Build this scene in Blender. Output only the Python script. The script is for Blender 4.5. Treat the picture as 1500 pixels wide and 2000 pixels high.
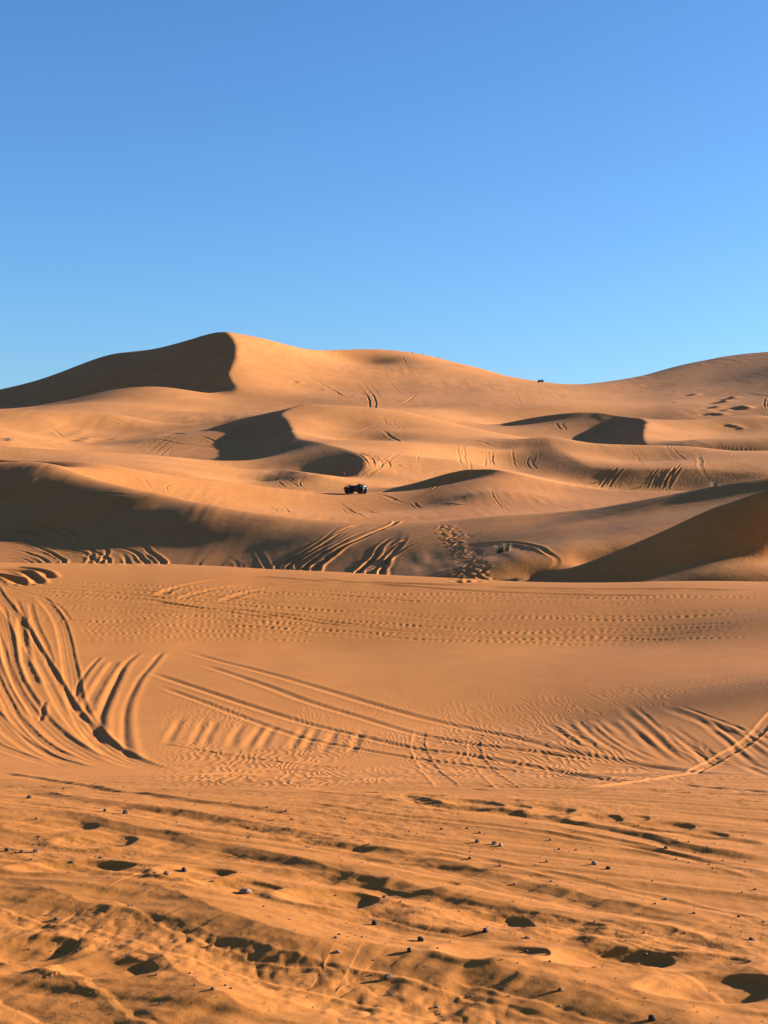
# Desert dunes at low sun: terrain is solved from ridge lines given in metres along the view.
import bpy, math, random, time, os
import numpy as np
T0 = time.time()
QUICK = float(os.environ.get('TERRAIN_COARSE', '1'))

scene = bpy.context.scene
for _o in list(bpy.data.objects):
    bpy.data.objects.remove(_o)

# ------------------------------------------------------------------ camera, sky, sun, exposure
EYE = 1.60                       # camera height above the near sand
F = 3000.0                       # focal length in pixels of a 1500 x 2000 picture
HOR = 1000.0                     # row of the horizon
cam_d = bpy.data.cameras.new('camera')
cam = bpy.data.objects.new('camera', cam_d)
scene.collection.objects.link(cam)
cam.location = (0, 0, EYE)
cam.rotation_euler = (math.radians(90), 0, 0)
cam_d.sensor_fit = 'VERTICAL'
cam_d.sensor_height = 36.0
cam_d.lens = 36.0 * F / 2000.0
cam_d.clip_start = 0.1
cam_d.clip_end = 20000
scene.camera = cam

SUN_EL = 15.0                    # degrees above the horizon
SUN_BACK = 14.0                  # degrees behind the picture's right-hand side
sun_dir = np.array([math.cos(math.radians(SUN_EL)) * math.cos(math.radians(SUN_BACK)),
                    math.cos(math.radians(SUN_EL)) * math.sin(math.radians(SUN_BACK)),
                    math.sin(math.radians(SUN_EL))])
world = bpy.data.worlds.new('World')
scene.world = world
world.use_nodes = True
wn = world.node_tree.nodes
bg = wn['Background']
sky = wn.new('ShaderNodeTexSky')
sky.sky_type = 'NISHITA'
sky.sun_disc = False
sky.sun_elevation = math.radians(SUN_EL)
sky.sun_rotation = math.radians(90 - SUN_BACK)
sky.altitude = 0
sky.air_density = 1.0
sky.dust_density = 0.5
sky.ozone_density = 6.0
gam = wn.new('ShaderNodeGamma')          # a slightly more contrasty sky, everywhere alike
gam.inputs[1].default_value = 1.12
world.node_tree.links.new(sky.outputs[0], gam.inputs[0])
world.node_tree.links.new(gam.outputs[0], bg.inputs[0])
bg.inputs[1].default_value = 0.05

sun_l = bpy.data.lights.new('sun', 'SUN')
sun = bpy.data.objects.new('sun', sun_l)
scene.collection.objects.link(sun)
sun_l.energy = 5.0
sun_l.angle = math.radians(0.5)
sun_l.color = (1.0, 0.97, 0.92)
from mathutils import Vector
sun.rotation_euler = Vector(sun_dir.tolist()).to_track_quat('Z', 'Y').to_euler()
sun.location = (40, 10, 30)

scene.view_settings.view_transform = 'Standard'
scene.view_settings.look = 'None'
scene.view_settings.gamma = 1.0
scene.view_settings.exposure = 1.91
scene.render.resolution_x = 768
scene.render.resolution_y = 1024

# ------------------------------------------------------------------ terrain: ridge lines -> surface
# every line is a list of (u, v, y): y metres ahead of the camera, (u, v) the bearing and the
# elevation of the point (1500 x 2000 picture units), so x = (u-750)/F*y and z = EYE+(1000-v)/F*y.
LINES = []      # (points, crease, weight)


def catmull(pts, n=14):
    p = np.array(pts, float)
    if len(p) == 2:
        s = np.linspace(0, 1, n * 4)[:, None]
        return p[0] * (1 - s) + p[1] * s
    p = np.vstack([2 * p[0] - p[1], p, 2 * p[-1] - p[-2]])
    out = []
    for i in range(1, len(p) - 2):
        s = np.linspace(0, 1, n, endpoint=False)[:, None]
        a, b, c, d = p[i - 1], p[i], p[i + 1], p[i + 2]
        out.append(0.5 * (2 * b + (c - a) * s + (2 * a - 5 * b + 4 * c - d) * s ** 2 + (3 * b - a - 3 * c + d) * s ** 3))
    out.append(p[-2][None])
    return np.vstack(out)


def line(pts, crease=0.0, w=1.0):
    LINES.append((pts, crease, w))


def lee(pts, run, slope=0.45, w=0.6):
    """the hidden far foot of a ridge: run metres behind it, slope steep"""
    out = []
    for (u, v, y) in pts:
        z = (HOR - v) / F * y - slope * run
        y2 = y + run
        out.append((u, HOR - F * z / y2, y2))
    LINES.append((out, 0.0, w))


def ridge(pts, run, slope=0.45, crease=1.0, w=1.0):
    line(pts, crease, w)
    lee(pts, run, slope)


# ---- near ground (sand the photographer stands on)
for y in (2.6, 3.5, 4.8, 6.5, 8.5):
    v = HOR + 1.6 / y * F
    line([(-250, v, y), (250, v, y), (750, v, y), (1250, v, y), (1750, v, y)])
line([(-250, 1492, 13.5), (200, 1494, 13.5), (750, 1500, 13.5), (1150, 1503, 13.5), (1350, 1500, 13.5), (1500, 1490, 13.5), (1750, 1455, 13.5)])
line([(-250, 1390, 20), (200, 1398, 20), (600, 1400, 20), (900, 1422, 19), (1100, 1412, 19), (1250, 1390, 19), (1500, 1342, 19), (1750, 1300, 19)])
line([(-250, 1250, 30), (200, 1255, 30), (600, 1262, 30), (900, 1275, 28), (1200, 1257, 29), (1500, 1210, 29), (1750, 1180, 29)])
N1 = [(-250, 1098, 44), (0, 1104, 45), (200, 1107, 46), (350, 1111, 46), (500, 1119, 45), (700, 1127, 43), (900, 1136, 40.5), (1100, 1141, 38.5), (1300, 1143, 38), (1500, 1143, 37.5), (1750, 1144, 37)]
ridge(N1, 2.5, 0.3, 0.7)
# ---- first dune behind the near ground
C1a = [(-250, 885, 138), (-100, 891, 134), (0, 901, 128), (60, 900, 124), (100, 901, 121.5), (150, 915, 117)]
C1b = [(150, 915, 117), (200, 931, 112), (300, 958, 103), (400, 978, 97), (500, 998, 91), (600, 1012, 87), (700, 1020, 84), (780, 1020, 82), (870, 1017, 79.5), (1000, 1007, 76), (1130, 995, 73), (1250, 977, 70), (1370, 952, 68), (1450, 938, 66.5), (1500, 931, 66), (1750, 893, 64.5)]
line(C1a, 0.2)
line(C1b, 0.9)
lee(C1a[:4], 8, 0.2)
lee(C1b[1:], 6, 0.35)
line([(-250, 965, 118), (0, 928, 118), (40, 916, 118), (80, 909, 118), (135, 905, 118.5)], 0, 0.6)
line([(-250, 1025, 108), (0, 993, 108), (40, 986, 108), (80, 973, 108), (140, 957, 108), (200, 949, 108), (250, 946, 108.5)], 0, 0.7)
line([(-250, 1075, 98), (0, 1050, 98), (100, 1038, 98), (160, 1022, 98), (220, 1002, 98), (270, 992, 98), (330, 985, 98), (395, 980, 98)], 0, 0.7)
line([(-250, 1100, 90), (0, 1082, 90), (180, 1064, 90), (260, 1048, 90), (320, 1028, 90), (380, 1014, 90), (440, 1006, 90), (500, 1000, 90)], 0, 0.7)
line([(-250, 1125, 84), (0, 1107, 84), (200, 1090, 84), (330, 1073, 84), (400, 1058, 84), (460, 1042, 84), (520, 1031, 84), (580, 1024, 84), (650, 1018, 84)], 0, 0.7)
line([(-250, 1150, 78), (0, 1135, 78), (250, 1112, 78), (380, 1094, 78), (480, 1077, 78), (550, 1060, 78), (620, 1044, 78), (700, 1033, 78), (800, 1024, 78), (900, 1016, 78)], 0, 0.7)
line([(300, 1148, 71), (400, 1130, 71), (520, 1108, 71), (620, 1085, 71), (700, 1067, 71), (780, 1052, 71), (880, 1037, 71), (1000, 1020, 71), (1150, 999, 71)], 0, 0.7)
line([(400, 1170, 63), (550, 1145, 63), (700, 1115, 63), (850, 1084, 63), (960, 1058, 63), (1100, 1030, 63), (1200, 1012, 64), (1300, 990, 64.5), (1400, 970, 64.5), (1500, 951, 64), (1750, 915, 62)], 0, 0.7)
line([(500, 1175, 56), (700, 1140, 56), (850, 1110, 56), (950, 1086, 56), (1100, 1056, 56), (1250, 1030, 56), (1400, 1000, 57), (1500, 978, 57), (1750, 935, 56)], 0, 0.7)
line([(500, 1190, 50), (700, 1165, 50), (850, 1138, 50), (950, 1118, 50), (1100, 1090, 50.5), (1250, 1064, 51.5)], 0, 0.7)
M1 = [(1030, 1137, 49.5), (1130, 1102, 49), (1240, 1060, 48.3), (1310, 1030, 47.7), (1370, 1001, 47), (1410, 984, 46.5)]
M2 = [(1410, 984, 46.5), (1450, 970, 46.2), (1500, 957, 45.8), (1570, 938, 45.6), (1660, 925, 48), (1750, 925, 53)]
line(M1, 1.0)
line(M2, 0.3)
lee(M1[1:], 1.5, 0.3)
lee(M2[1:], 2, 0.3)
line([(1420, 1010, 45.4), (1500, 985, 44.9), (1570, 970, 44.8), (1660, 975, 46.5), (1750, 985, 51)], 0, 0.6)
line([(950, 1175, 46.6), (1100, 1165, 45.5), (1250, 1141, 44.6), (1300, 1116, 44.5), (1360, 1098, 44.1), (1440, 1087, 43.8), (1500, 1083, 43.8), (1600, 1082, 44.6), (1750, 1080, 47)], 0.9)
line([(900, 1172, 43), (1250, 1150, 42), (1500, 1125, 41.3), (1750, 1118, 42)], 0, 0.5)
# ---- dune the quad bike stands on
C2 = [(-250, 885, 150), (0, 893, 142), (100, 897, 138), (190, 903, 137), (267, 917, 137), (340, 930, 139), (430, 938, 142), (483, 953, 145), (560, 960, 147), (673, 964, 150), (720, 963, 151), (780, 960, 152), (833, 957, 151), (893, 945, 150), (943, 923, 149), (957, 914, 149)]
line(C2, 0.8)
D1 = [(780, 960, 164), (807, 947, 162), (850, 931, 159), (893, 918, 155.5), (920, 913, 152), (957, 912, 149.5), (980, 915, 148), (1000, 921, 147), (1050, 935, 145), (1100, 943, 143), (1150, 951, 140), (1200, 955, 137), (1267, 957, 133), (1370, 957, 129), (1500, 950, 127), (1750, 935, 124)]
line(D1, 1.0)
lee(D1[2:], 6, 0.4)
lee(C2[:8], 6, 0.3)
line([(-250, 920, 130), (100, 908, 130), (200, 922, 130), (300, 944, 130), (400, 964, 130), (500, 982, 130), (600, 994, 130), (700, 998, 130), (800, 992, 130), (880, 978, 130), (940, 962, 130), (1000, 960, 130), (1100, 970, 129), (1200, 974, 125), (1300, 975, 120), (1500, 965, 118), (1750, 950, 116)], 0, 0.7)
line([(150, 948, 124), (250, 962, 115), (400, 1000, 110), (550, 1024, 108), (700, 1024, 108), (850, 1014, 108), (950, 1006, 108), (1050, 1006, 106), (1200, 1004, 103), (1400, 985, 98), (1750, 960, 95)], 0, 0.6)
line([(300, 1000, 108), (500, 1042, 100), (700, 1052, 95), (900, 1046, 91), (1000, 1038, 89), (1200, 1020, 86), (1500, 985, 80), (1750, 950, 78)], 0, 0.5)
# ---- small dunes behind the quad bike
line([(490, 953, 163), (560, 950, 162), (650, 957, 160), (750, 953, 162)], 0, 0.6)
line([(500, 949, 170), (540, 938, 168), (580, 932, 167), (610, 925, 167), (630, 925, 167), (650, 931, 168), (690, 935, 170)], 1.0)
line([(508, 924, 187), (540, 925, 180), (570, 924, 174), (574, 917, 173)], 0.8)
line([(508, 922, 190), (530, 914, 185), (555, 911, 180), (573, 915, 174), (600, 924, 170)], 1.0)
# ---- third ridge (C3) with the arm of the large dune E
C3 = [(-250, 866, 200), (0, 871, 198), (100, 877, 197), (253, 885, 198), (333, 891, 200), (400, 897, 202), (463, 899, 205), (500, 895, 211), (530, 886, 217), (553, 869, 226), (562, 856, 233)]
line(C3, 0.9)
lee(C3[:8], 5, 0.25)
line([(-250, 918, 175), (0, 908, 175), (100, 899, 175), (200, 898, 176), (300, 902, 177), (400, 912, 179), (480, 922, 180)], 0, 0.6)
line([(-250, 925, 160), (0, 920, 160), (100, 914, 160), (200, 914, 160), (300, 920, 160), (400, 928, 161)], 0, 0.6)
line([(200, 888, 190), (300, 895, 190), (400, 904, 190), (463, 908, 191)], 0, 0.4)
E1 = [(595, 788, 285), (570, 796, 280), (550, 808, 273), (558, 817, 266), (567, 830, 255), (572, 843, 244), (583, 856, 231), (610, 862, 221), (643, 869, 210), (673, 877, 201), (697, 887, 193), (713, 898, 187), (712, 912, 182), (700, 924, 179)]
line(E1, 1.0)
line([(640, 934, 178), (670, 935, 178), (700, 930, 178)], 0.8)
line([(430, 920, 195), (530, 915, 195), (580, 909, 195), (630, 898, 195), (685, 883, 195)], 0, 0.6)
line([(450, 937, 186), (560, 932, 186), (620, 926, 186), (665, 912, 186), (708, 893, 187)], 0, 0.6)
line([(600, 946, 181), (650, 937, 181), (690, 920, 181), (712, 906, 183)], 0, 0.6)
# bowl left of E
C4 = [(-250, 806, 330), (0, 803, 320), (100, 802, 318), (200, 806, 316), (240, 809, 315), (290, 820, 313), (330, 827, 312), (400, 829, 310), (450, 823, 308), (500, 808, 302), (540, 796, 295), (595, 788, 285)]
line(C4, 0.9)
lee(C4[:-1], 9, 0.3)
line([(380, 838, 290), (440, 833, 291), (480, 827, 292), (520, 816, 290), (555, 803, 281)], 0, 0.6)
line([(480, 819, 302), (500, 815, 299.5), (540, 804.5, 292.5), (575, 797, 283)], 0.6)
line([(0, 838, 268), (60, 850, 268), (120, 864, 268), (150, 872, 268), (200, 868, 268), (250, 862, 267), (350, 851, 266), (430, 846, 265), (470, 843, 265), (500, 840, 265), (530, 831, 265), (559, 817, 266)], 0, 0.7)
line([(300, 879, 250), (400, 873, 250), (450, 871, 250), (500, 866, 250), (540, 852, 250), (570, 836, 250)], 0, 0.7)
line([(380, 890, 235), (430, 888, 235), (480, 884, 235), (520, 873, 235), (550, 860, 236), (578, 850, 237)], 0, 0.7)
line([(-250, 855, 240), (0, 862, 240), (60, 871, 240), (120, 884, 240), (150, 893, 240), (200, 892, 240), (300, 888, 240)], 0, 0.6)
line([(-250, 818, 300), (0, 815, 300), (100, 820, 300), (150, 838, 298), (200, 840, 298), (300, 840, 296)], 0, 0.5)
# ---- right wing of E
C5 = [(595, 788, 285), (640, 791, 287), (683, 797, 289), (760, 803, 290), (800, 808, 289), (833, 815, 287), (900, 833, 282), (943, 842, 278), (1000, 857, 274), (1060, 866, 270), (1150, 875, 266), (1350, 880, 260), (1500, 880, 256), (1750, 880, 250)]
line(C5, 0.8)
lee(C5, 9, 0.35)
line([(577, 843, 240), (620, 852, 240), (680, 863, 241), (706, 869, 243), (724, 862, 247), (738, 841, 253), (800, 852, 245), (900, 866, 235)], 0, 0.7)
line([(700, 842, 260), (716, 840, 260), (735, 832, 263), (760, 828, 265)], 0, 0.5)
line([(573, 817, 263), (600, 822, 262), (640, 831, 262), (690, 842, 262)], 0, 0.6)
line([(700, 870, 212), (760, 880, 208), (850, 896, 200), (930, 896, 198)], 0, 0.5)
line([(740, 910, 186), (800, 928, 180), (850, 940, 172)], 0, 0.6)
line([(780, 868, 214), (850, 868, 222), (960, 874, 226), (1000, 869, 230), (1032, 862, 234), (1060, 852, 238), (1077, 849, 238)], 0.5)
Fr = [(1077, 849, 238), (1100, 852, 236), (1133, 860, 234), (1177, 866, 232), (1260, 867, 230), (1350, 871, 228), (1500, 884, 222), (1750, 885, 215)]
line(Fr, 0.8)
lee(Fr[1:], 6, 0.3)
line([(1070, 855, 235), (1075, 866, 229), (1093, 877, 223), (1117, 890, 216), (1143, 903, 209), (1173, 912, 204), (1233, 914, 201), (1333, 914, 199), (1393, 917, 197), (1430, 921, 195), (1460, 923, 193), (1500, 920, 193), (1750, 915, 190)], 0.9)
line([(940, 888, 229), (1000, 882, 229), (1045, 875, 229), (1073, 866, 229)], 0, 0.6)
line([(940, 898, 222), (1010, 894, 222), (1060, 886, 222.5), (1092, 877, 223)], 0, 0.6)
line([(960, 911, 216), (1040, 907, 216), (1085, 898, 216), (1115, 890, 216)], 0, 0.6)
line([(980, 923, 209), (1060, 920, 209), (1110, 912, 209), (1141, 903, 209)], 0, 0.6)
line([(950, 926, 201), (1050, 932, 201), (1100, 938, 200.5), (1180, 952, 195.5), (1250, 959, 192), (1330, 959, 190.3), (1400, 957, 187.6), (1500, 955, 184), (1750, 950, 178)], 0, 0.7)
line([(900, 945, 178), (1050, 955, 178), (1200, 972, 176), (1400, 975, 172), (1750, 960, 168)], 0, 0.5)
line([(850, 925, 184), (950, 918, 190), (1040, 922, 194)], 0, 0.5)
# ---- dune G with its dark hollow, dune H
G1 = [(940, 829, 425), (975, 827, 420), (1000, 821, 416), (1067, 810, 408), (1133, 802, 402), (1173, 801, 396), (1207, 806, 387), (1233, 811, 377), (1250, 814, 367), (1263, 822, 355)]
line(G1, 1.0)
line([(1263, 822, 355), (1290, 830, 352), (1317, 839, 348), (1340, 843, 345), (1373, 845, 345), (1420, 842, 350), (1500, 840, 345), (1750, 835, 340)], 0.8)
lee(G1[2:8], 14, 0.3, 0.4)
line([(960, 833, 420), (1000, 832, 409), (1040, 828, 402), (1083, 821, 398), (1143, 816, 391), (1187, 822, 380), (1215, 822, 374), (1235, 818, 372)], 0.8)
line([(1263, 822, 355), (1257, 840, 330), (1257, 857, 312), (1265, 868, 300)], 1.0)
line([(1148, 870, 342), (1158, 862, 348), (1190, 845, 362), (1225, 824, 371)], 0.8)
line([(1150, 886, 330), (1200, 869, 330), (1256, 841, 330)], 0, 0.6)
line([(1170, 900, 314), (1200, 890, 314), (1256, 857, 313)], 0, 0.6)
line([(950, 862, 330), (1050, 870, 325)], 0, 0.5)
line([(1300, 868, 290), (1400, 872, 285), (1500, 872, 280), (1750, 870, 275)], 0, 0.5)
H1 = [(1395, 838, 385), (1423, 821, 382), (1443, 811, 378), (1467, 808, 372), (1500, 811, 366), (1600, 820, 360), (1750, 825, 350)]
line(H1, 0.9)
lee(H1[2:], 12, 0.3)
line([(1300, 832, 402), (1353, 830, 394), (1393, 827, 390), (1425, 818, 386)], 0.7, 0.6)
line([(1290, 852, 388), (1345, 850, 388), (1385, 842, 388), (1412, 826, 388)], 0, 0.6)
# ---- far dunes
SK = [(-250, 800, 800), (-100, 780, 800), (0, 761, 790), (50, 749, 785), (100, 735, 780), (150, 715, 775), (210, 691, 770), (240, 687, 765), (300, 681, 755), (350, 669, 740), (380, 660, 730), (415, 649, 715), (440, 647, 700),
      (480, 654, 705), (520, 661, 712), (560, 672, 722), (595, 680, 735), (650, 681, 760), (750, 682, 780), (790, 686, 780), (850, 697, 780), (900, 710, 775), (950, 722, 760), (1000, 735, 735), (1050, 745, 700), (1095, 751, 680), (1115, 753, 680),
      (1150, 749, 695), (1200, 743, 725), (1250, 736, 755), (1300, 725, 775), (1350, 711, 775), (1400, 699, 760), (1450, 691, 745), (1500, 686, 730), (1600, 680, 700), (1750, 670, 660)]
line(SK, 1.0)
lee(SK, 60, 0.35)
line([(440, 647, 700), (455, 660, 682), (462, 678, 662), (461, 695, 644), (454, 712, 628), (447, 728, 612), (452, 742, 598), (463, 754, 588), (456, 766, 580), (432, 772, 576)], 1.0)
PL = [(432, 772, 576), (400, 766, 580), (350, 757, 584), (310, 753, 587), (270, 754, 590), (225, 760, 592), (175, 770, 594), (150, 779, 596), (100, 791, 600), (0, 801, 606), (-250, 812, 615)]
line(PL, 1.0)
line([(410, 780, 588), (350, 775, 600), (270, 776, 607), (175, 792, 612), (100, 806, 616), (0, 815, 622)], 0, 0.6)
line([(440, 649, 698), (350, 683, 698), (250, 717, 700), (150, 750, 702), (50, 784, 704), (-100, 815, 706)], 0, 0.7)
line([(453, 689, 650), (400, 709, 650), (300, 745, 652), (200, 780, 654), (50, 815, 656)], 0, 0.7)
line([(-250, 808, 560), (0, 800, 560), (100, 794, 560), (200, 776, 560), (270, 768, 560), (330, 768, 560), (400, 777, 558), (450, 785, 555), (520, 786, 545), (600, 790, 540)], 0, 0.6)
line([(-250, 808, 490), (0, 802, 490), (100, 797, 490), (180, 790, 500), (250, 788, 505), (330, 795, 505), (400, 806, 500), (460, 808, 495), (540, 802, 485), (600, 800, 470)], 0, 0.6)
line([(0, 812, 410), (100, 808, 410), (200, 815, 410), (300, 828, 400), (380, 840, 390), (450, 838, 385), (520, 818, 385), (590, 802, 390)], 0, 0.6)
line([(458, 735, 606), (500, 742, 606), (540, 752, 606), (600, 762, 606), (700, 768, 600)], 0, 0.6)
line([(455, 690, 650), (500, 704, 650), (550, 715, 650), (600, 727, 650), (660, 737, 650), (720, 741, 650), (800, 742, 650), (880, 743, 650), (930, 748, 650)], 0, 0.7)
line([(600, 776, 560), (700, 790, 520), (800, 796, 500), (880, 800, 480), (970, 832, 430)], 0, 0.5)
line([(640, 694, 745), (690, 708, 742), (722, 718, 740), (745, 712, 740), (775, 693, 745), (830, 699, 750), (880, 710, 750)], 0, 0.7)
line([(600, 697, 712), (660, 712, 708), (720, 720, 705), (800, 716, 705), (870, 716, 705), (930, 728, 705)], 0, 0.6)
line([(860, 812, 430), (880, 790, 500), (915, 774, 550), (960, 760, 600), (1010, 753, 640), (1050, 749, 670)], 0.4)
line([(880, 752, 620), (930, 756, 620), (965, 752, 625), (990, 744, 640)], 0, 0.4)
line([(930, 800, 480), (1000, 806, 470), (1100, 795, 480), (1200, 797, 480), (1300, 806, 460), (1400, 806, 450), (1500, 798, 450), (1750, 770, 440)], 0, 0.6)
line([(1060, 762, 600), (1150, 768, 600), (1250, 765, 600), (1350, 754, 600), (1430, 741, 600), (1500, 726, 600), (1750, 670, 600)], 0, 0.6)
line([(1050, 780, 530), (1200, 785, 530), (1300, 782, 530), (1400, 776, 525), (1500, 764, 520), (1750, 720, 510)], 0, 0.6)

line([(1092, 874, 225), (1130, 884, 222), (1180, 893, 219), (1230, 899, 217), (1300, 901, 215)], 0, 0.5)
line([(1262, 846, 326), (1300, 857, 322), (1350, 864, 320), (1400, 867, 318)], 0, 0.5)
line([(957, 930, 141), (1000, 942, 139), (1060, 956, 137), (1120, 962, 135)], 0, 0.5)

A0, A1 = -0.345, 0.345
TT0, TT1 = math.log(2.4), math.log(1300.0)


def solve():
    W = None
    levels = [0.02, 0.01, 0.005, 0.0025, 0.00125 * QUICK]
    for li, ha in enumerate(levels):
        ht = 2.0 * ha
        na = int(round((A1 - A0) / ha)) + 1
        nt = int(round((TT1 - TT0) / ht)) + 1
        num = np.zeros(nt * na); 
        rows = []; cw = []; tg = []
        mask = np.ones((nt, na))
        for pts, crease, wt in LINES:
            q = catmull(pts, max(6, int(0.25 / ha / len(pts) * 2) + 4))
            # to (a, t) and resample at half-cell spacing
            a = (q[:, 0] - 750) / F
            t = np.log(q[:, 2])
            w = (HOR - q[:, 1]) / F
            ia = (a - A0) / ha; it = (t - TT0) / ht
            seg = np.maximum(np.abs(np.diff(ia)), np.abs(np.diff(it)))
            s = np.concatenate([[0], np.cumsum(np.maximum(seg, 1e-6))])
            n = max(2, int(s[-1] * 2) + 1)
            ss = np.linspace(0, s[-1], n)
            ia = np.interp(ss, s, ia); it = np.interp(ss, s, it); w = np.interp(ss, s, w)
            ok = (ia > 0) & (ia < na - 1.001) & (it > 0) & (it < nt - 1.001)
            ia, it, w = ia[ok], it[ok], w[ok]
            if len(w) == 0: continue
            if crease > 0 and ha < 0.006:
                ci = ia.astype(int); ct = it.astype(int); ga = ia - ci; gt = it - ct
                for da in (0, 1):
                    for dt_ in (0, 1):
                        cov = (ga if da else 1 - ga) * (gt if dt_ else 1 - gt)
                        np.minimum.at(mask, (ct + dt_, ci + da), 1 - crease * np.minimum(1, 2.2 * cov))
            i0 = ia.astype(int); j0 = it.astype(int); fa = ia - i0; ft = it - j0
            b = j0 * na + i0
            rows.append(np.stack([b, b + 1, b + na, b + na + 1], 1))
            cw.append(np.stack([(1 - fa) * (1 - ft), fa * (1 - ft), (1 - fa) * ft, fa * ft], 1))
            tg.append(np.stack([w, np.full_like(w, wt)], 1))
        idx = np.vstack(rows); cf = np.vstack(cw); tgt = np.vstack(tg)
        lam = 3.0e3 * ha * tgt[:, 1]          # weight per unit length
        # energy scaled by cell area: second differences / h^2
        area = ha * ht
        kaa = area / ha ** 4; ktt = area / ht ** 4; kat = 2 * area / (ha * ht) ** 2
        S = 1e-3
        TEN = S / 0.045 ** 2
        ta = area / ha ** 2 * TEN; tt = area / ht ** 2 * TEN
        maa = kaa * S * mask[:, 1:-1]; mtt = ktt * S * mask[1:-1, :]
        mat = kat * S * np.minimum(np.minimum(mask[1:, 1:], mask[:-1, 1:]), np.minimum(mask[1:, :-1], mask[:-1, :-1]))
        nn = na * nt

        def A(x):
            X = x.reshape(nt, na)
            R = np.zeros_like(X)
            d = maa * (X[:, 2:] - 2 * X[:, 1:-1] + X[:, :-2])
            R[:, 2:] += d; R[:, 1:-1] -= 2 * d; R[:, :-2] += d
            d = mtt * (X[2:] - 2 * X[1:-1] + X[:-2])
            R[2:] += d; R[1:-1] -= 2 * d; R[:-2] += d
            d = mat * (X[1:, 1:] - X[:-1, 1:] - X[1:, :-1] + X[:-1, :-1])
            R[1:, 1:] += d; R[:-1, 1:] -= d; R[1:, :-1] -= d; R[:-1, :-1] += d
            d = ta * (X[:, 1:] - X[:, :-1]); R[:, 1:] += d; R[:, :-1] -= d
            d = tt * (X[1:] - X[:-1]); R[1:] += d; R[:-1] -= d
            r = R.ravel()
            v = (x[idx] * cf).sum(1) * lam
            r += np.bincount(idx.ravel(), (cf * v[:, None]).ravel(), nn)
            return r
        diag = np.zeros((nt, na))
        diag[:, 2:] += maa; diag[:, 1:-1] += 4 * maa; diag[:, :-2] += maa
        diag[2:] += mtt; diag[1:-1] += 4 * mtt; diag[:-2] += mtt
        diag[1:, 1:] += mat; diag[:-1, 1:] += mat; diag[1:, :-1] += mat; diag[:-1, :-1] += mat
        diag += 2 * ta + 2 * tt
        diag = diag.ravel() + np.bincount(idx.ravel(), (cf ** 2 * lam[:, None]).ravel(), nn) + 1e-12
        b = np.bincount(idx.ravel(), (cf * (lam * tgt[:, 0])[:, None]).ravel(), nn)
        if W is None:
            x = np.zeros(nn)
        else:
            x = resample(W, np.linspace(0, W.shape[1] - 1, na), np.linspace(0, W.shape[0] - 1, nt)).ravel()
        its = [3000, 1500, 800, 400, 160][li]
        r = b - A(x); z = r / diag; p = z.copy(); rz = r @ z; r0 = rz
        for k in range(its):
            Ap = A(p)
            al = rz / (p @ Ap)
            x += al * p; r -= al * Ap
            z = r / diag; rz2 = r @ z
            if rz2 < 1e-14 * max(r0, 1e-30): break
            p = z + (rz2 / rz) * p; rz = rz2
        W = x.reshape(nt, na)
    for _ in range(2):       # wind-rounded crests
        W[:, 1:-1] = .25 * W[:, :-2] + .5 * W[:, 1:-1] + .25 * W[:, 2:]
        W[1:-1] = .2 * W[:-2] + .6 * W[1:-1] + .2 * W[2:]
    return W


def cubic_w(f):
    # uniform Catmull-Rom weights blended with B-spline weights: smooth, near-interpolating
    c = np.stack([-.5 * f + f ** 2 - .5 * f ** 3, 1 - 2.5 * f ** 2 + 1.5 * f ** 3,
                  .5 * f + 2 * f ** 2 - 1.5 * f ** 3, -.5 * f ** 2 + .5 * f ** 3], -1)
    b = np.stack([(1 - f) ** 3 / 6, (3 * f ** 3 - 6 * f ** 2 + 4) / 6,
                  (-3 * f ** 3 + 3 * f ** 2 + 3 * f + 1) / 6, f ** 3 / 6], -1)
    return .35 * c + .65 * b


def resample(W, fa, ft):
    nt, na = W.shape
    i = np.clip(np.floor(fa).astype(int), 0, na - 2); cw = cubic_w(fa - i)
    R = sum(W[:, np.clip(i + k - 1, 0, na - 1)] * cw[:, k] for k in range(4))
    j = np.clip(np.floor(ft).astype(int), 0, nt - 2); ct = cubic_w(ft - j)
    return sum(R[np.clip(j + k - 1, 0, nt - 1)] * ct[:, k][:, None] for k in range(4))


WG = solve()
print('solve', round(time.time() - T0, 1))

# ------------------------------------------------------------------ fine grid
ac_in = np.arange(-0.256, 0.2561, 0.00056 * QUICK)
kx = (np.linspace(0, 1, 46)[1:]) ** 1.4
ncol_in = len(ac_in)
t_rows = [TT0]
while t_rows[-1] < TT1:
    y = math.exp(t_rows[-1])
    t_rows.append(t_rows[-1] + QUICK * (0.0016 if y < 24 else 0.0026 if y < 40 else 0.0020))
tr = np.array(t_rows); yr = np.exp(tr)
NT = len(tr)
ext = (4.5 + 0.32 * yr)[:, None] * kx[None, :]
XR = yr[:, None] * ac_in[None, :]
X = np.hstack([XR[:, :1] - ext[:, ::-1], XR, XR[:, -1:] + ext])
Y = np.repeat(yr[:, None], X.shape[1], 1)
NA = X.shape[1]
nt, na = WG.shape
Wf = resample(WG, np.clip((ac_in - A0) / ((A1 - A0) / (na - 1)), 0, na - 1), (tr - TT0) / ((TT1 - TT0) / (nt - 1)))
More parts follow.
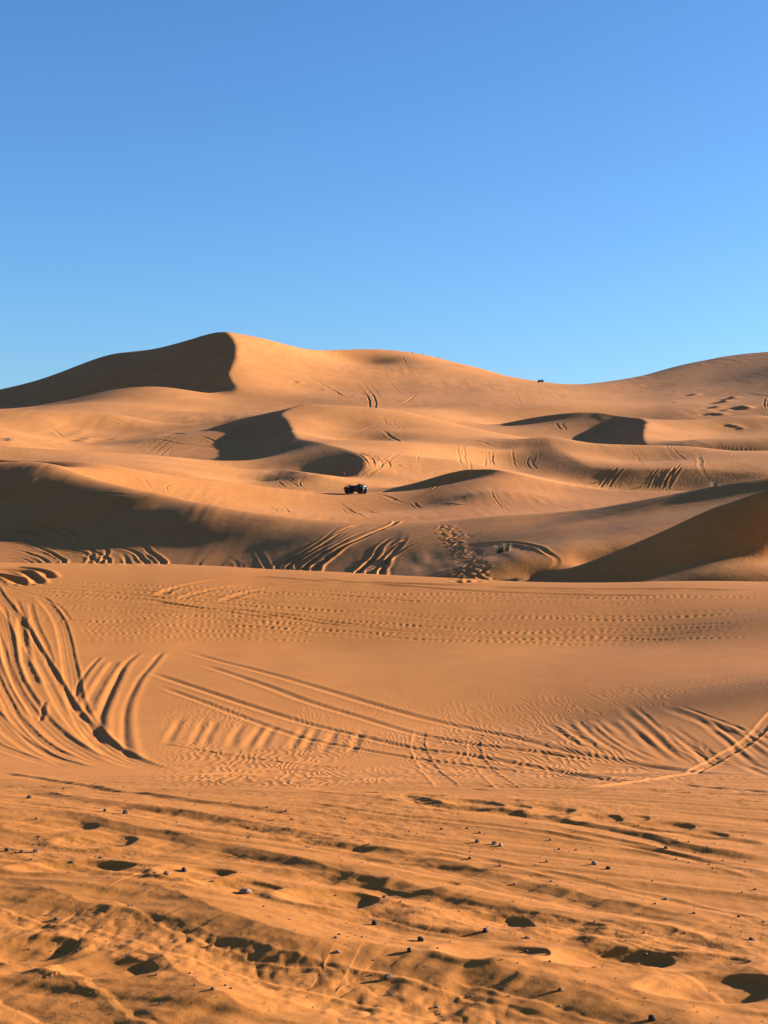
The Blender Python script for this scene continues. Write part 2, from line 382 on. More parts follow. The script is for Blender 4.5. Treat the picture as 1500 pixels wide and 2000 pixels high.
# side columns: bilinear look-up with the bearing held inside the solved fan
def look(a, t):
    fa = np.clip((np.clip(a, A0, A1) - A0) / ((A1 - A0) / (na - 1)), 0, na - 1.001)
    ft = np.clip((t - TT0) / ((TT1 - TT0) / (nt - 1)), 0, nt - 1.001)
    i = fa.astype(int); j = ft.astype(int); fa = fa - i; ft = ft - j
    return (WG[j, i] * (1 - fa) + WG[j, i + 1] * fa) * (1 - ft) + (WG[j + 1, i] * (1 - fa) + WG[j + 1, i + 1] * fa) * ft
NS = len(kx)
WL = look(X[:, :NS] / Y[:, :NS], np.repeat(tr[:, None], NS, 1))
WR = look(X[:, -NS:] / Y[:, -NS:], np.repeat(tr[:, None], NS, 1))
Wall = np.hstack([WL, Wf, WR])
Z = Wall * Y + EYE
print('grid', X.shape, round(time.time() - T0, 1))

# ------------------------------------------------------------------ relief: ruts, prints, ripples
rng = np.random.RandomState(7)
TAB = rng.rand(4, 256, 256).astype(np.float32) * 2 - 1


def vnoise(x, y, k=0):
    """smooth value noise in [-1, 1]"""
    xi = np.floor(x); yi = np.floor(y)
    fx = (x - xi).astype(np.float32); fy = (y - yi).astype(np.float32)
    xi = xi.astype(np.int64) & 255; yi = yi.astype(np.int64) & 255
    x1 = (xi + 1) & 255; y1 = (yi + 1) & 255
    fx = fx * fx * fx * (fx * (fx * 6 - 15) + 10); fy = fy * fy * fy * (fy * (fy * 6 - 15) + 10)
    T = TAB[k % 4]
    return (T[yi, xi] * (1 - fx) + T[yi, x1] * fx) * (1 - fy) + (T[y1, xi] * (1 - fx) + T[y1, x1] * fx) * fy


def fbm(x, y, n=3, k=0, gain=0.5):
    s = 0; a = 1.0
    for i in range(n):
        s = s + a * vnoise(x * 2.03 ** i + 17.3 * i, y * 2.03 ** i - 9.1 * i, k + i)
        a *= gain
    return s


def smooth(a, b, v):
    q = np.clip((v - a) / (b - a), 0, 1)
    return q * q * (3 - 2 * q)


RUN = np.maximum.accumulate(Wf, 0)
COLS = ac_in
NIN = len(COLS)


def pick(u, v):
    """the terrain point seen at bearing u and elevation v -> (x, y)"""
    a = (u - 750.0) / F
    c = int(np.clip(np.searchsorted(COLS, a), 0, NIN - 1))
    w = (HOR - v) / F
    col = RUN[:, c]
    r = int(np.searchsorted(col, w))
    r = min(max(r, 1), NT - 1)
    d = col[r] - col[r - 1]
    f = (w - col[r - 1]) / d if d > 1e-9 else 0.0
    y = yr[r - 1] + (yr[r] - yr[r - 1]) * min(max(f, 0), 1)
    return a * y, y


def world_path(pts, step):
    q = catmull([(u, v, 1.0) for u, v in pts], 16)
    P = np.array([pick(u, v) for u, v, _ in q])
    # drop jumps over hidden ground and smooth the path a little
    for _ in range(3):
        P[1:-1] = 0.25 * P[:-2] + 0.5 * P[1:-1] + 0.25 * P[2:]
    d = np.hypot(*np.diff(P, axis=0).T)
    s = np.concatenate([[0], np.cumsum(d)])
    n = max(3, int(s[-1] / step) + 1)
    ss = np.linspace(0, s[-1], n)
    return np.stack([np.interp(ss, s, P[:, 0]), np.interp(ss, s, P[:, 1])], 1), ss


def field(P, ss, R):
    """distance, signed side and arc length from a path, for the terrain points within R of it"""
    r0 = max(0, int(np.searchsorted(yr, P[:, 1].min() - R)) - 1); r1 = min(NT, int(np.searchsorted(yr, P[:, 1].max() + R)) + 1)
    D = np.full((r1 - r0, NA), R, np.float32); SD = np.zeros_like(D); SS = np.zeros_like(D)
    T = np.gradient(P, axis=0); T /= np.hypot(T[:, 0], T[:, 1])[:, None] + 1e-9
    c_lo, c_hi = NA, 0
    for k in range(len(P)):
        px, py = P[k]
        a = max(r0, int(np.searchsorted(yr, py - R))); b = min(r1, int(np.searchsorted(yr, py + R)) + 1)
        if a >= b: continue
        mid = (a + b) // 2
        row = X[mid]
        tilt = R * 0.3 + (yr[b - 1] - yr[a]) * abs(px / py)
        ca = max(0, int(np.searchsorted(row, px - R - tilt))); cb = min(NA, int(np.searchsorted(row, px + R + tilt)))
        if ca >= cb: continue
        dx = X[a:b, ca:cb] - px; dy = Y[a:b, ca:cb] - py
        d = np.sqrt(dx * dx + dy * dy).astype(np.float32)
        m = d < D[a - r0:b - r0, ca:cb]
        al = dx * T[k, 0] + dy * T[k, 1]; sd = dx * T[k, 1] - dy * T[k, 0]     # + = right of the path
        D[a - r0:b - r0, ca:cb][m] = d[m]
        SD[a - r0:b - r0, ca:cb][m] = sd[m]
        SS[a - r0:b - r0, ca:cb][m] = (ss[k] + al)[m]
        c_lo = min(c_lo, ca); c_hi = max(c_hi, cb)
    return r0, r1, c_lo, c_hi, D, SD, SS


def stroke(pts, width, depth, kind='rut', wob=0.15, fade=0.12, seed=0):
    """width, depth in metres; a rut pushes sand up on both sides"""
    P, ss = world_path(pts, max(width * 0.35, 0.03))
    L = ss[-1]
    if L < 0.05: return
    if wob:
        T = np.gradient(P, axis=0); T /= np.hypot(T[:, 0], T[:, 1])[:, None] + 1e-9
        o = wob * width * vnoise(ss / (width * 9) + seed * 3.1, ss * 0 + seed, seed)
        P = P + np.stack([T[:, 1], -T[:, 0]], 1) * o[:, None]
    R = width * (1.9 if kind in ('rut', 'tyre', 'tread') else 2.4 if kind == 'bank' else 1.6)
    r0, r1, ca, cb, D, SD, SS = field(P, ss, R)
    if cb <= ca: return
    D = D[:, ca:cb]; SD = SD[:, ca:cb]; SS = SS[:, ca:cb]
    m = D < R * 0.999
    q = SD / (width * 0.5)
    env = smooth(0, fade, SS / L) * smooth(0, fade, 1 - SS / L) * smooth(R, R * 0.8, D)
    amp = depth * (1 + (0.12 if kind in ('ridge', 'soft', 'flat', 'band', 'step') else 0.30) * vnoise(SS / (width * 2.3) + seed, SD / width + seed * 1.7, seed))
    if kind == 'rut':
        h = -np.exp(-(q / 0.85) ** 4) + 0.62 * np.exp(-((np.abs(q) - 1.55) / 0.5) ** 2)
    elif kind == 'soft':
        h = -np.exp(-(q / 0.9) ** 2) + 0.3 * np.exp(-((np.abs(q) - 1.7) / 0.7) ** 2)
    elif kind == 'ridge':
        h = np.exp(-(q / 0.75) ** 2)
    elif kind == 'step':
        h = 0.5 * np.exp(-((q + 0.6) / 0.6) ** 2) - 0.7 * np.exp(-((q - 0.6) / 0.5) ** 2)
    elif kind == 'bank':        # a pressed edge: flat top, plain face falling to the right of the path, thin lip at its foot
        qn = q + 0.22 * vnoise(SS / (width * 1.8), SS * 0 + seed, 2) + 0.10 * vnoise(SS / 0.05, q, 1)
        h = np.interp(qn, [-4.6, -1.0, -0.75, 0.95, 1.12, 1.35, 1.7, 4.6], [0, .52, .55, -.50, -.42, -.50, -.48, 0])
        h = h + 0.10 * vnoise(SS / 0.09, q * 1.5, 3) * np.exp(-((q - 2.0) / 1.0) ** 2)
    elif kind == 'band':        # flat pressed track: crisp right bank, low lips
        h = -np.exp(-(q / 0.98) ** 8) + 0.22 * np.exp(-((q + 1.3) / 0.3) ** 2) + 0.45 * np.exp(-((q - 1.25) / 0.22) ** 2)
        h = h + 0.10 * np.cos(q * 11 + 1.0) * np.exp(-(q / 0.9) ** 6) + 0.10 * np.exp(-((q - 1.15) / 0.3) ** 2) * vnoise(SS / 0.08, q * 2, 3)
    elif kind == 'tyre':        # a rut with lengthwise tread lines
        h = -np.exp(-(q / 0.9) ** 6) + 0.7 * np.exp(-((np.abs(q) - 1.45) / 0.4) ** 2) + 0.10 * np.cos(q * 11) * np.exp(-(q / 0.9) ** 6)
        h = h + 0.10 * np.exp(-((np.abs(q) - 1.2) / 0.3) ** 2) * vnoise(SS / 0.07, q * 2, 3)
    elif kind == 'tread':       # shallow chevron print
        lug = np.cos(2 * np.pi * (SS / (width * 0.8) + 0.35 * np.abs(q) + 0.5 * vnoise(SS / 0.9, q * 0 + seed, 2))) * (0.55 + 0.75 * np.clip(vnoise(SS / 2.6, q * 0.4 + seed, 1) + .2, 0, 1))
        h = (-0.5 + 0.75 * lug) * np.exp(-(q / 0.95) ** 6) + 0.35 * np.exp(-((np.abs(q) - 1.4) / 0.4) ** 2)
    elif kind == 'flat':
        h = -0.5 * np.exp(-(q / 1.0) ** 8) + 0.45 * np.exp(-((np.abs(q) - 1.1) / 0.16) ** 2)
    Z[r0:r1, ca:cb] += np.where(m, amp * h * env, 0)


def hollow(u, v, rx, ry, depth, rim=0.35, rot=0.0, seed=0, skew=0.3):
    """a foot-sized pit; skew > 0 makes the right-hand wall the steep one"""
    px, py = pick(u, v)
    R = max(rx, ry) * 2.2
    a = int(np.searchsorted(yr, py - R)); b = int(np.searchsorted(yr, py + R))
    row = X[(a + b) // 2]; t = R * 0.4
    ca = int(np.searchsorted(row, px - R - t)); cb = int(np.searchsorted(row, px + R + t))
    dx = X[a:b, ca:cb] - px; dy = Y[a:b, ca:cb] - py
    c, s = math.cos(rot), math.sin(rot)
    e = (dx * c + dy * s) / rx; g = (-dx * s + dy * c) / ry
    ang = np.arctan2(g, e)
    rr = np.sqrt(e * e + g * g) * (1 + 0.07 * np.sin(2 * ang + seed) + 0.05 * np.sin(3 * ang + 2 * seed))
    k = 2.0 + 2.4 * skew * (1 + np.cos(ang))          # gentle left wall, steep right wall
    bowl = np.clip(1 - np.clip(rr, 0, 1) ** k, 0, 1) * (0.72 + 0.30 * np.clip(e, -1, 1))
    lip = rim * np.exp(-((rr - 1.22) / 0.20) ** 2) * (0.55 + 0.45 * np.cos(ang + 2.4))
    Z[a:b, ca:cb] += depth * (lip - bowl) * smooth(2.1, 1.7, rr)


# ---- broad unevenness everywhere
sel = slice(0, NT)
amp = np.clip(Y * 0.0007, 0.004, 0.35)
Z += amp * fbm(X / (Y * 0.05 + 0.6), Y / (Y * 0.09 + 0.9), 2, 1) * smooth(9, 30, Y) * 0.6
# ---- near ground, rows up to 13 m: long drifts running from far left to near right
n0 = int(np.searchsorted(yr, 14.0))
x, y = X[:n0], Y[:n0]
al = x * 0.90 - y * 0.44; ac = x * 0.44 + y * 0.90
near = smooth(13.0, 9.5, y)
near2 = smooth(7.6, 5.6, y)
Z[:n0] += near * 0.0045 * fbm(al / 1.3, ac / 0.24, 3, 0)
Z[:n0] += near2 * 0.007 * fbm(al / 0.75 + 5, ac / 0.30 + 3, 2, 2)
Z[:n0] += near * 0.0019 * fbm(al / 0.10, ac / 0.050, 4, 1, .6) * (0.5 + 0.8 * smooth(-.2, .5, vnoise(al / 0.9, ac / 0.35, 3)))
Z[:n0] += near * 0.0042 * vnoise(ac / 0.055 + 0.6 * vnoise(al / 1.1, ac / .4, 0), al / 3.2, 2) * smooth(-.5, .5, vnoise(al / 2.5, ac / 0.6, 0))
Z[:n0] += near * 0.0060 * vnoise(ac / 0.14 + 0.5 * vnoise(al / 1.6, ac / .5, 1), al / 4.5, 3)
# low steps pressed by vehicles along the same run
NEAR = [
    ([(0, 1508), (100, 1523), (200, 1540), (350, 1560), (500, 1578), (640, 1600)], .06, .035, 'bank'),
    ([(50, 1542), (250, 1572), (450, 1607), (600, 1637), (750, 1667), (900, 1697), (1075, 1737), (1200, 1767), (1350, 1802), (1500, 1842)], .11, .055, 'bank'),
    ([(50, 1582), (200, 1612), (350, 1642), (500, 1672), (650, 1707), (750, 1728), (900, 1762), (1050, 1792), (1200, 1827), (1350, 1870), (1510, 1912)], .12, .060, 'bank'),
    ([(-20, 1560), (200, 1590), (420, 1625), (640, 1660), (860, 1712), (1060, 1757), (1280, 1800), (1510, 1860)], .07, .010, 'soft'),
    ([(790, 1550), (850, 1568), (970, 1582), (1100, 1600), (1250, 1630), (1350, 1653), (1510, 1678)], .07, .052, 'bank'),
    ([(560, 1562), (760, 1590), (960, 1612), (1160, 1642), (1350, 1674), (1510, 1702)], .06, .012, 'rut'),
    ([(1060, 1618), (1250, 1655), (1400, 1690), (1510, 1716)], .08, .016, 'rut'),
    ([(1200, 1603), (1350, 1625), (1510, 1652)], .06, .038, 'bank'),
    ([(600, 1690), (800, 1735), (1000, 1775), (1200, 1805), (1400, 1850), (1510, 1880)], .10, .045, 'bank'),
    ([(800, 1650), (1000, 1690), (1250, 1745), (1510, 1810)], .06, .010, 'rut'),
    # big drifts at the bottom
    ([(-30, 1722), (125, 1772), (300, 1817), (450, 1858), (600, 1893), (750, 1920), (850, 1938), (1000, 1972), (1150, 2010)], 0.280, 0.113, 'bank'),
    ([(100, 1742), (250, 1752), (350, 1785), (450, 1820), (600, 1858), (750, 1868), (900, 1897), (1050, 1935), (1200, 1972), (1300, 2005)], 0.266, 0.103, 'bank'),
    ([(-30, 1838), (60, 1850), (160, 1862), (250, 1880), (310, 1925), (380, 1962), (500, 1998)], 0.336, 0.140, 'bank'),
    ([(-30, 1905), (100, 1945), (200, 1985), (280, 2020)], 0.280, 0.108, 'bank'),
    ([(720, 1752), (790, 1790), (870, 1815), (1000, 1835), (1150, 1850), (1300, 1870)], 0.196, 0.076, 'bank'),
    ([(1090, 1838), (1250, 1870), (1400, 1905), (1510, 1960)], 0.252, 0.086, 'bank'),
    ([(900, 1895), (1050, 1925), (1200, 1962), (1380, 2000)], 0.224, 0.076, 'bank'),
]
for i, (pts, w, d, k) in enumerate(NEAR):
    stroke(pts, w, d * ((0.33 if i >= 10 else 0.30) if k == 'bank' else .3), k, seed=i, wob=0.35)
# churned band between the two lowest drifts
x, y = X[:n0], Y[:n0]
P, ss = world_path([(-20, 1800), (150, 1812), (300, 1845), (500, 1895), (700, 1945), (900, 1990)], 0.1)
r0, r1, ca, cb, D, SD, SS = field(P, ss, 0.34)
m = smooth(0.34, 0.12, D[:, ca:cb])
xx, yy = X[r0:r1, ca:cb], Y[r0:r1, ca:cb]
Z[r0:r1, ca:cb] += m * 0.0055 * (np.abs(fbm(xx / 0.10, yy / 0.16, 3, 2)) - 0.5)
for s_, v0 in ((3, 1665), (5, 1730)):
    P, ss = world_path([(0, v0 - 130), (400, v0 - 62), (750, v0), (1100, v0 + 78), (1500, v0 + 175)], 0.1)
    r0, r1, ca, cb, D, SD, SS = field(P, ss, 0.16)
    m = smooth(0.16, 0.05, D[:, ca:cb])
    q = SS[:, ca:cb]
    Z[r0:r1, ca:cb] -= m * 0.004 * smooth(0.1, 0.8, np.sin(2 * np.pi * q / 0.33 + s_) + 0.6 * vnoise(q / 0.3, q * 0 + s_, 1))
# foot prints: (u, v, half width, half depth, pit, seed)
PRINTS = [(650, 1752, .155, .13, 0.060, 1), (383, 1706, .13, .12, 0.048, 2), (150, 1694, .19, .11, 0.048, 3), (195, 1642, .13, .13, 0.036, 4),
          (105, 1615, .15, .13, 0.024, 5), (460, 1733, .14, .10, 0.024, 6), (935, 1800, .17, .12, 0.036, 7), (970, 1868, .15, .11, 0.044, 8),
          (1190, 1874, .17, .12, 0.048, 9), (1400, 1932, .16, .13, .048, 10), (835, 1727, .10, .09, 0.028, 11), (1340, 1880, .15, .09, 0.024, 12),
          (215, 1893, .13, .10, 0.036, 13), (60, 1850, .14, .10, 0.040, 14), (1240, 1822, .12, .08, 0.016, 15),
          (625, 1541, .13, .14, 0.030, 16), (690, 1548, .12, .12, 0.030, 17), (815, 1556, .14, .15, 0.030, 18), (915, 1571, .17, .16, 0.030, 19), (1002, 1578, .10, .10, 0.018, 20),
          (1075, 1584, .12, .12, 0.027, 21), (1170, 1598, .11, .11, 0.024, 22), (1230, 1599, .09, .09, 0.018, 23), (1290, 1614, .14, .13, 0.027, 24), (1365, 1628, .12, .12, 0.024, 25), (460, 1519, .06, .06, 0.012, 26)]
for (u, v, rx, ry, d, s_) in PRINTS:
    hollow(u, v, rx * (1.38 if s_ < 16 else 1.15), ry * (1.15 if s_ < 16 else .9), d * (.56 if s_ < 16 else .5), seed=s_, skew=0.8)

# ---- wind ripples on the apron below the near slope
m0 = int(np.searchsorted(yr, 9.0)); m1 = int(np.searchsorted(yr, 27.0))
x, y, z = X[m0:m1], Y[m0:m1], Z[m0:m1]
u_ = 750 + F * x / y
zone = smooth(9.3, 10.5, y) * smooth(25, 17, y) * smooth(250, 420, u_)
fl = vnoise(x / 1.4, y / 3.5, 1)
zone = zone * smooth(-.75, .1, fl + 0.5 * vnoise(x / .5, y / 1.6, 2))
ph = x / 0.062 + 2.0 * vnoise(x / 0.35, y / 0.9, 0) + 1.0 * vnoise(x / 0.12, y / 0.35, 3) + y * 1.2
rip = np.sin(2 * np.pi * ph * 0.8)
Z[m0:m1] += zone * 0.0019 * (rip + 0.3 * rip * rip)

# ---- tracks between 11 m and the first rim
MID = [
    ([(-25, 1130), (0, 1167), (33, 1213), (67, 1267), (100, 1327), (133, 1383), (173, 1430), (217, 1467), (267, 1493), (320, 1508)], .30, .050, 'band'),
    ([(72, 1158), (100, 1187), (117, 1217), (128, 1260), (137, 1307), (143, 1343), (153, 1380), (173, 1420), (205, 1458), (240, 1482)], .26, .045, 'band'),
    ([(-10, 1180), (0, 1195), (13, 1243), (20, 1285), (33, 1333), (60, 1377), (83, 1410), (117, 1443), (157, 1467), (200, 1488), (240, 1500)], .28, .045, 'band'),
    ([(-20, 1270), (0, 1333), (17, 1367), (37, 1407), (67, 1443), (110, 1473), (160, 1493)], .24, .038, 'band'),
    ([(-30, 1370), (0, 1410), (27, 1437), (67, 1465), (110, 1484), (160, 1500)], .20, .030, 'band'),
    ([(-30, 1440), (0, 1460), (60, 1482), (120, 1498)], .16, .02, 'band'),
    ([(30, 1165), (50, 1215), (80, 1270), (112, 1325), (142, 1375), (180, 1420)], .12, .02, 'rut'),
    ([(-10, 1222), (8, 1270), (24, 1320), (48, 1365), (80, 1405)], .12, .02, 'rut'),
    ([(58, 1175), (70, 1220), (90, 1262), (100, 1300)], .14, .02, 'rut'),
    ([(-10, 1310), (20, 1370), (50, 1415), (95, 1455), (150, 1482)], .10, .015, 'rut'),
    ([(-10, 1140), (60, 1160), (110, 1180), (140, 1215)], .12, .015, 'rut'),
    ([(325, 1270), (300, 1300), (277, 1327), (260, 1360), (250, 1400), (252, 1447), (266, 1487)], .17, .05, 'step'),
    ([(280, 1272), (247, 1300), (230, 1333), (213, 1373), (205, 1400), (203, 1433), (212, 1456)], .17, .05, 'step'),
    ([(200, 1282), (180, 1303), (163, 1327), (150, 1362)], .14, .045, 'step'),
    ([(225, 1290), (187, 1350), (167, 1395)], .2, .03, 'rut'),
    ([(240, 1300), (215, 1350), (190, 1400), (182, 1440)], .2, .025, 'soft'),
    ([(40, 1200), (50, 1290), (70, 1340)], .2, .04, 'rut'),
    ([(90, 1370), (85, 1400), (80, 1408)], .1, .04, 'step'),
    # long soft pair sweeping to the right
    ([(350, 1268), (433, 1293), (500, 1310), (633, 1347), (767, 1387), (867, 1413), (1000, 1440), (1133, 1473), (1267, 1495), (1367, 1510), (1510, 1518)], .20, .036, 'soft'),
    ([(390, 1297), (500, 1333), (600, 1370), (700, 1400), (800, 1430), (900, 1450), (1000, 1463), (1200, 1490), (1350, 1506)], .18, .036, 'soft'),
    ([(285, 1311), (400, 1350), (500, 1383), (600, 1413), (700, 1437), (800, 1460), (900, 1473), (1000, 1490), (1200, 1526), (1300, 1534)], .18, .04, 'soft'),
    ([(310, 1340), (400, 1373), (500, 1410), (600, 1443), (700, 1463), (800, 1480), (900, 1493), (1040, 1512)], .15, .03, 'soft'),
    ([(300, 1450), (420, 1470), (560, 1490), (700, 1503)], .08, .012, 'rut'),
    ([(1340, 1532), (1420, 1540), (1510, 1548)], .10, .03, 'step'),
    ([(900, 1540), (1100, 1552), (1300, 1560), (1500, 1568)], .06, .012, 'soft'),
    # cross tracks
    ([(822, 1425), (817, 1450), (819, 1467), (833, 1493), (852, 1515), (875, 1538)], .15, .018, 'flat'),
    ([(932, 1432), (925, 1457), (935, 1487), (967, 1520), (1000, 1545)], .14, .018, 'flat'),
    # sand spilled as a low wall from the right
    ([(1530, 1375), (1500, 1405), (1478, 1432), (1450, 1455), (1420, 1472), (1385, 1492), (1350, 1510)], .14, .036, 'band'),
    ([(1375, 1498), (1345, 1511), (1290, 1520), (1220, 1530), (1130, 1540)], .08, .012, 'ridge'),
]
FAN = [[(1060, 1405), (1093, 1430), (1133, 1455), (1170, 1470)], [(1093, 1395), (1133, 1435), (1187, 1472), (1230, 1485)], [(1127, 1400), (1173, 1445), (1233, 1478), (1300, 1498)],
       [(1150, 1412), (1200, 1450), (1267, 1487), (1333, 1502)], [(1205, 1372), (1267, 1427), (1317, 1470), (1365, 1498)], [(1233, 1422), (1277, 1463), (1322, 1497)],
       [(1350, 1395), (1400, 1433), (1433, 1460), (1483, 1502)], [(1330, 1440), (1377, 1483), (1400, 1500)], [(1290, 1378), (1367, 1407), (1433, 1433), (1500, 1458)],
       [(1280, 1410), (1330, 1445), (1375, 1480), (1410, 1505)], [(1400, 1410), (1440, 1440), (1510, 1490)], [(1180, 1400), (1230, 1445), (1290, 1488)], [(1440, 1490), (1510, 1520)], [(1460, 1420), (1510, 1450)]]
for i, (pts, w, d, k) in enumerate(MID):
    if k == 'band': pts = pts[::-1]
    stroke(pts, w * (0.85 if k in ('rut', 'soft') else 1), d * (1.0 if k == 'ridge' else .22 if k == 'band' else .27 if k in ('step', 'flat') else 0.32 if k == 'soft' else 0.3), k, seed=i + 30, wob=0.05, fade=0.08)
for i, pts in enumerate(FAN):
    stroke(pts, .085 + .02 * (i % 3), .0062, 'soft', seed=i + 70, fade=0.3, wob=.1)
    stroke([(a + 17 + 5 * (i % 3), b - 4 + 3 * (i % 2)) for a, b in pts], .06 + .02 * (i % 2), .0045, 'soft', seed=i + 90, fade=0.35, wob=.1)
for i in range(10):     # faint runnels at the foot of the slope
    u0 = 330 + 38 * i + 10 * math.sin(i * 2.3)
    stroke([(u0 + 30, 1395 + 3 * i), (u0 + 12, 1425 + 3 * i), (u0 - 4, 1460 + 2 * i)], .10, .007, 'soft', seed=i, fade=0.3)
# tyre prints running across the flat top
k = 0
for (v0, v1, v2, v3, n, dv) in ((1152, 1172, 1196, 1188, 3, 7), (1158, 1188, 1222, 1212, 7, 6.5), (1140, 1150, 1160, 1160, 4, 5), (1212, 1222, 1245, 1238, 2, 8)):
    for j in range(n):
        o = j * dv + 2.0 * math.sin(k * 1.9)
        stroke([(-20, v0 + o - 8), (250, v0 + o + 4), (500, v1 + o), (750, (v1 + v2) / 2 + o + 4), (1000, v2 + o), (1250, v2 + o + 2), (1510, v3 + o - 3 * j)],
               .19 if k % 3 else .10, .0070, 'tread' if k % 3 else 'rut', seed=100 + k, wob=0.9, fade=0.02 + 0.2 * ((k * 0.37) % 1))
        k += 1
for pts in ([(305, 1165), (350, 1147), (450, 1131), (570, 1126)], [(350, 1172), (420, 1152), (500, 1140), (600, 1136)], [(420, 1176), (480, 1157), (560, 1145), (640, 1142)],
            [(450, 1130), (520, 1126), (650, 1135), (800, 1140), (1000, 1146)], [(560, 1128), (760, 1138), (960, 1147), (1200, 1152), (1510, 1153)], [(620, 1132), (860, 1150), (1100, 1162), (1300, 1166)]):
    stroke(pts, .26, .016, 'rut', seed=k, wob=.4); k += 1
for pts in ([(-20, 1112), (40, 1116), (65, 1128), (80, 1142)], [(20, 1107), (80, 1114), (100, 1130)], [(-20, 1122), (20, 1128), (45, 1142)], [(-20, 1122), (30, 1130), (60, 1144)]):
    stroke(pts, .30, .035, 'rut', seed=k, wob=.3); k += 1
for pts in ([(-20, 1140), (60, 1148), (200, 1156), (400, 1178), (600, 1196)], [(-10, 1150), (120, 1158), (300, 1175), (500, 1205), (700, 1218)], [(60, 1142), (200, 1149), (420, 1166), (700, 1192)],
            [(100, 1162), (260, 1172), (480, 1196), (700, 1226), (1000, 1250)], [(480, 1150), (700, 1166), (900, 1180)], [(300, 1185), (480, 1192), (640, 1214), (800, 1232)]):
    stroke(pts, .14, .012, 'rut', seed=k, wob=.8, fade=.3); k += 1
for (v0, n) in ((1240, 3), (1205, 3), (1225, 2)):
    for j in range(n):
        stroke([(130, v0 + 7 * j), (260, v0 - 2 + 7 * j), (420, v0 - 8 + 8 * j), (640, v0 + 2 + 6 * j)], .18, .0062, 'tread', seed=k, wob=.8); k += 1

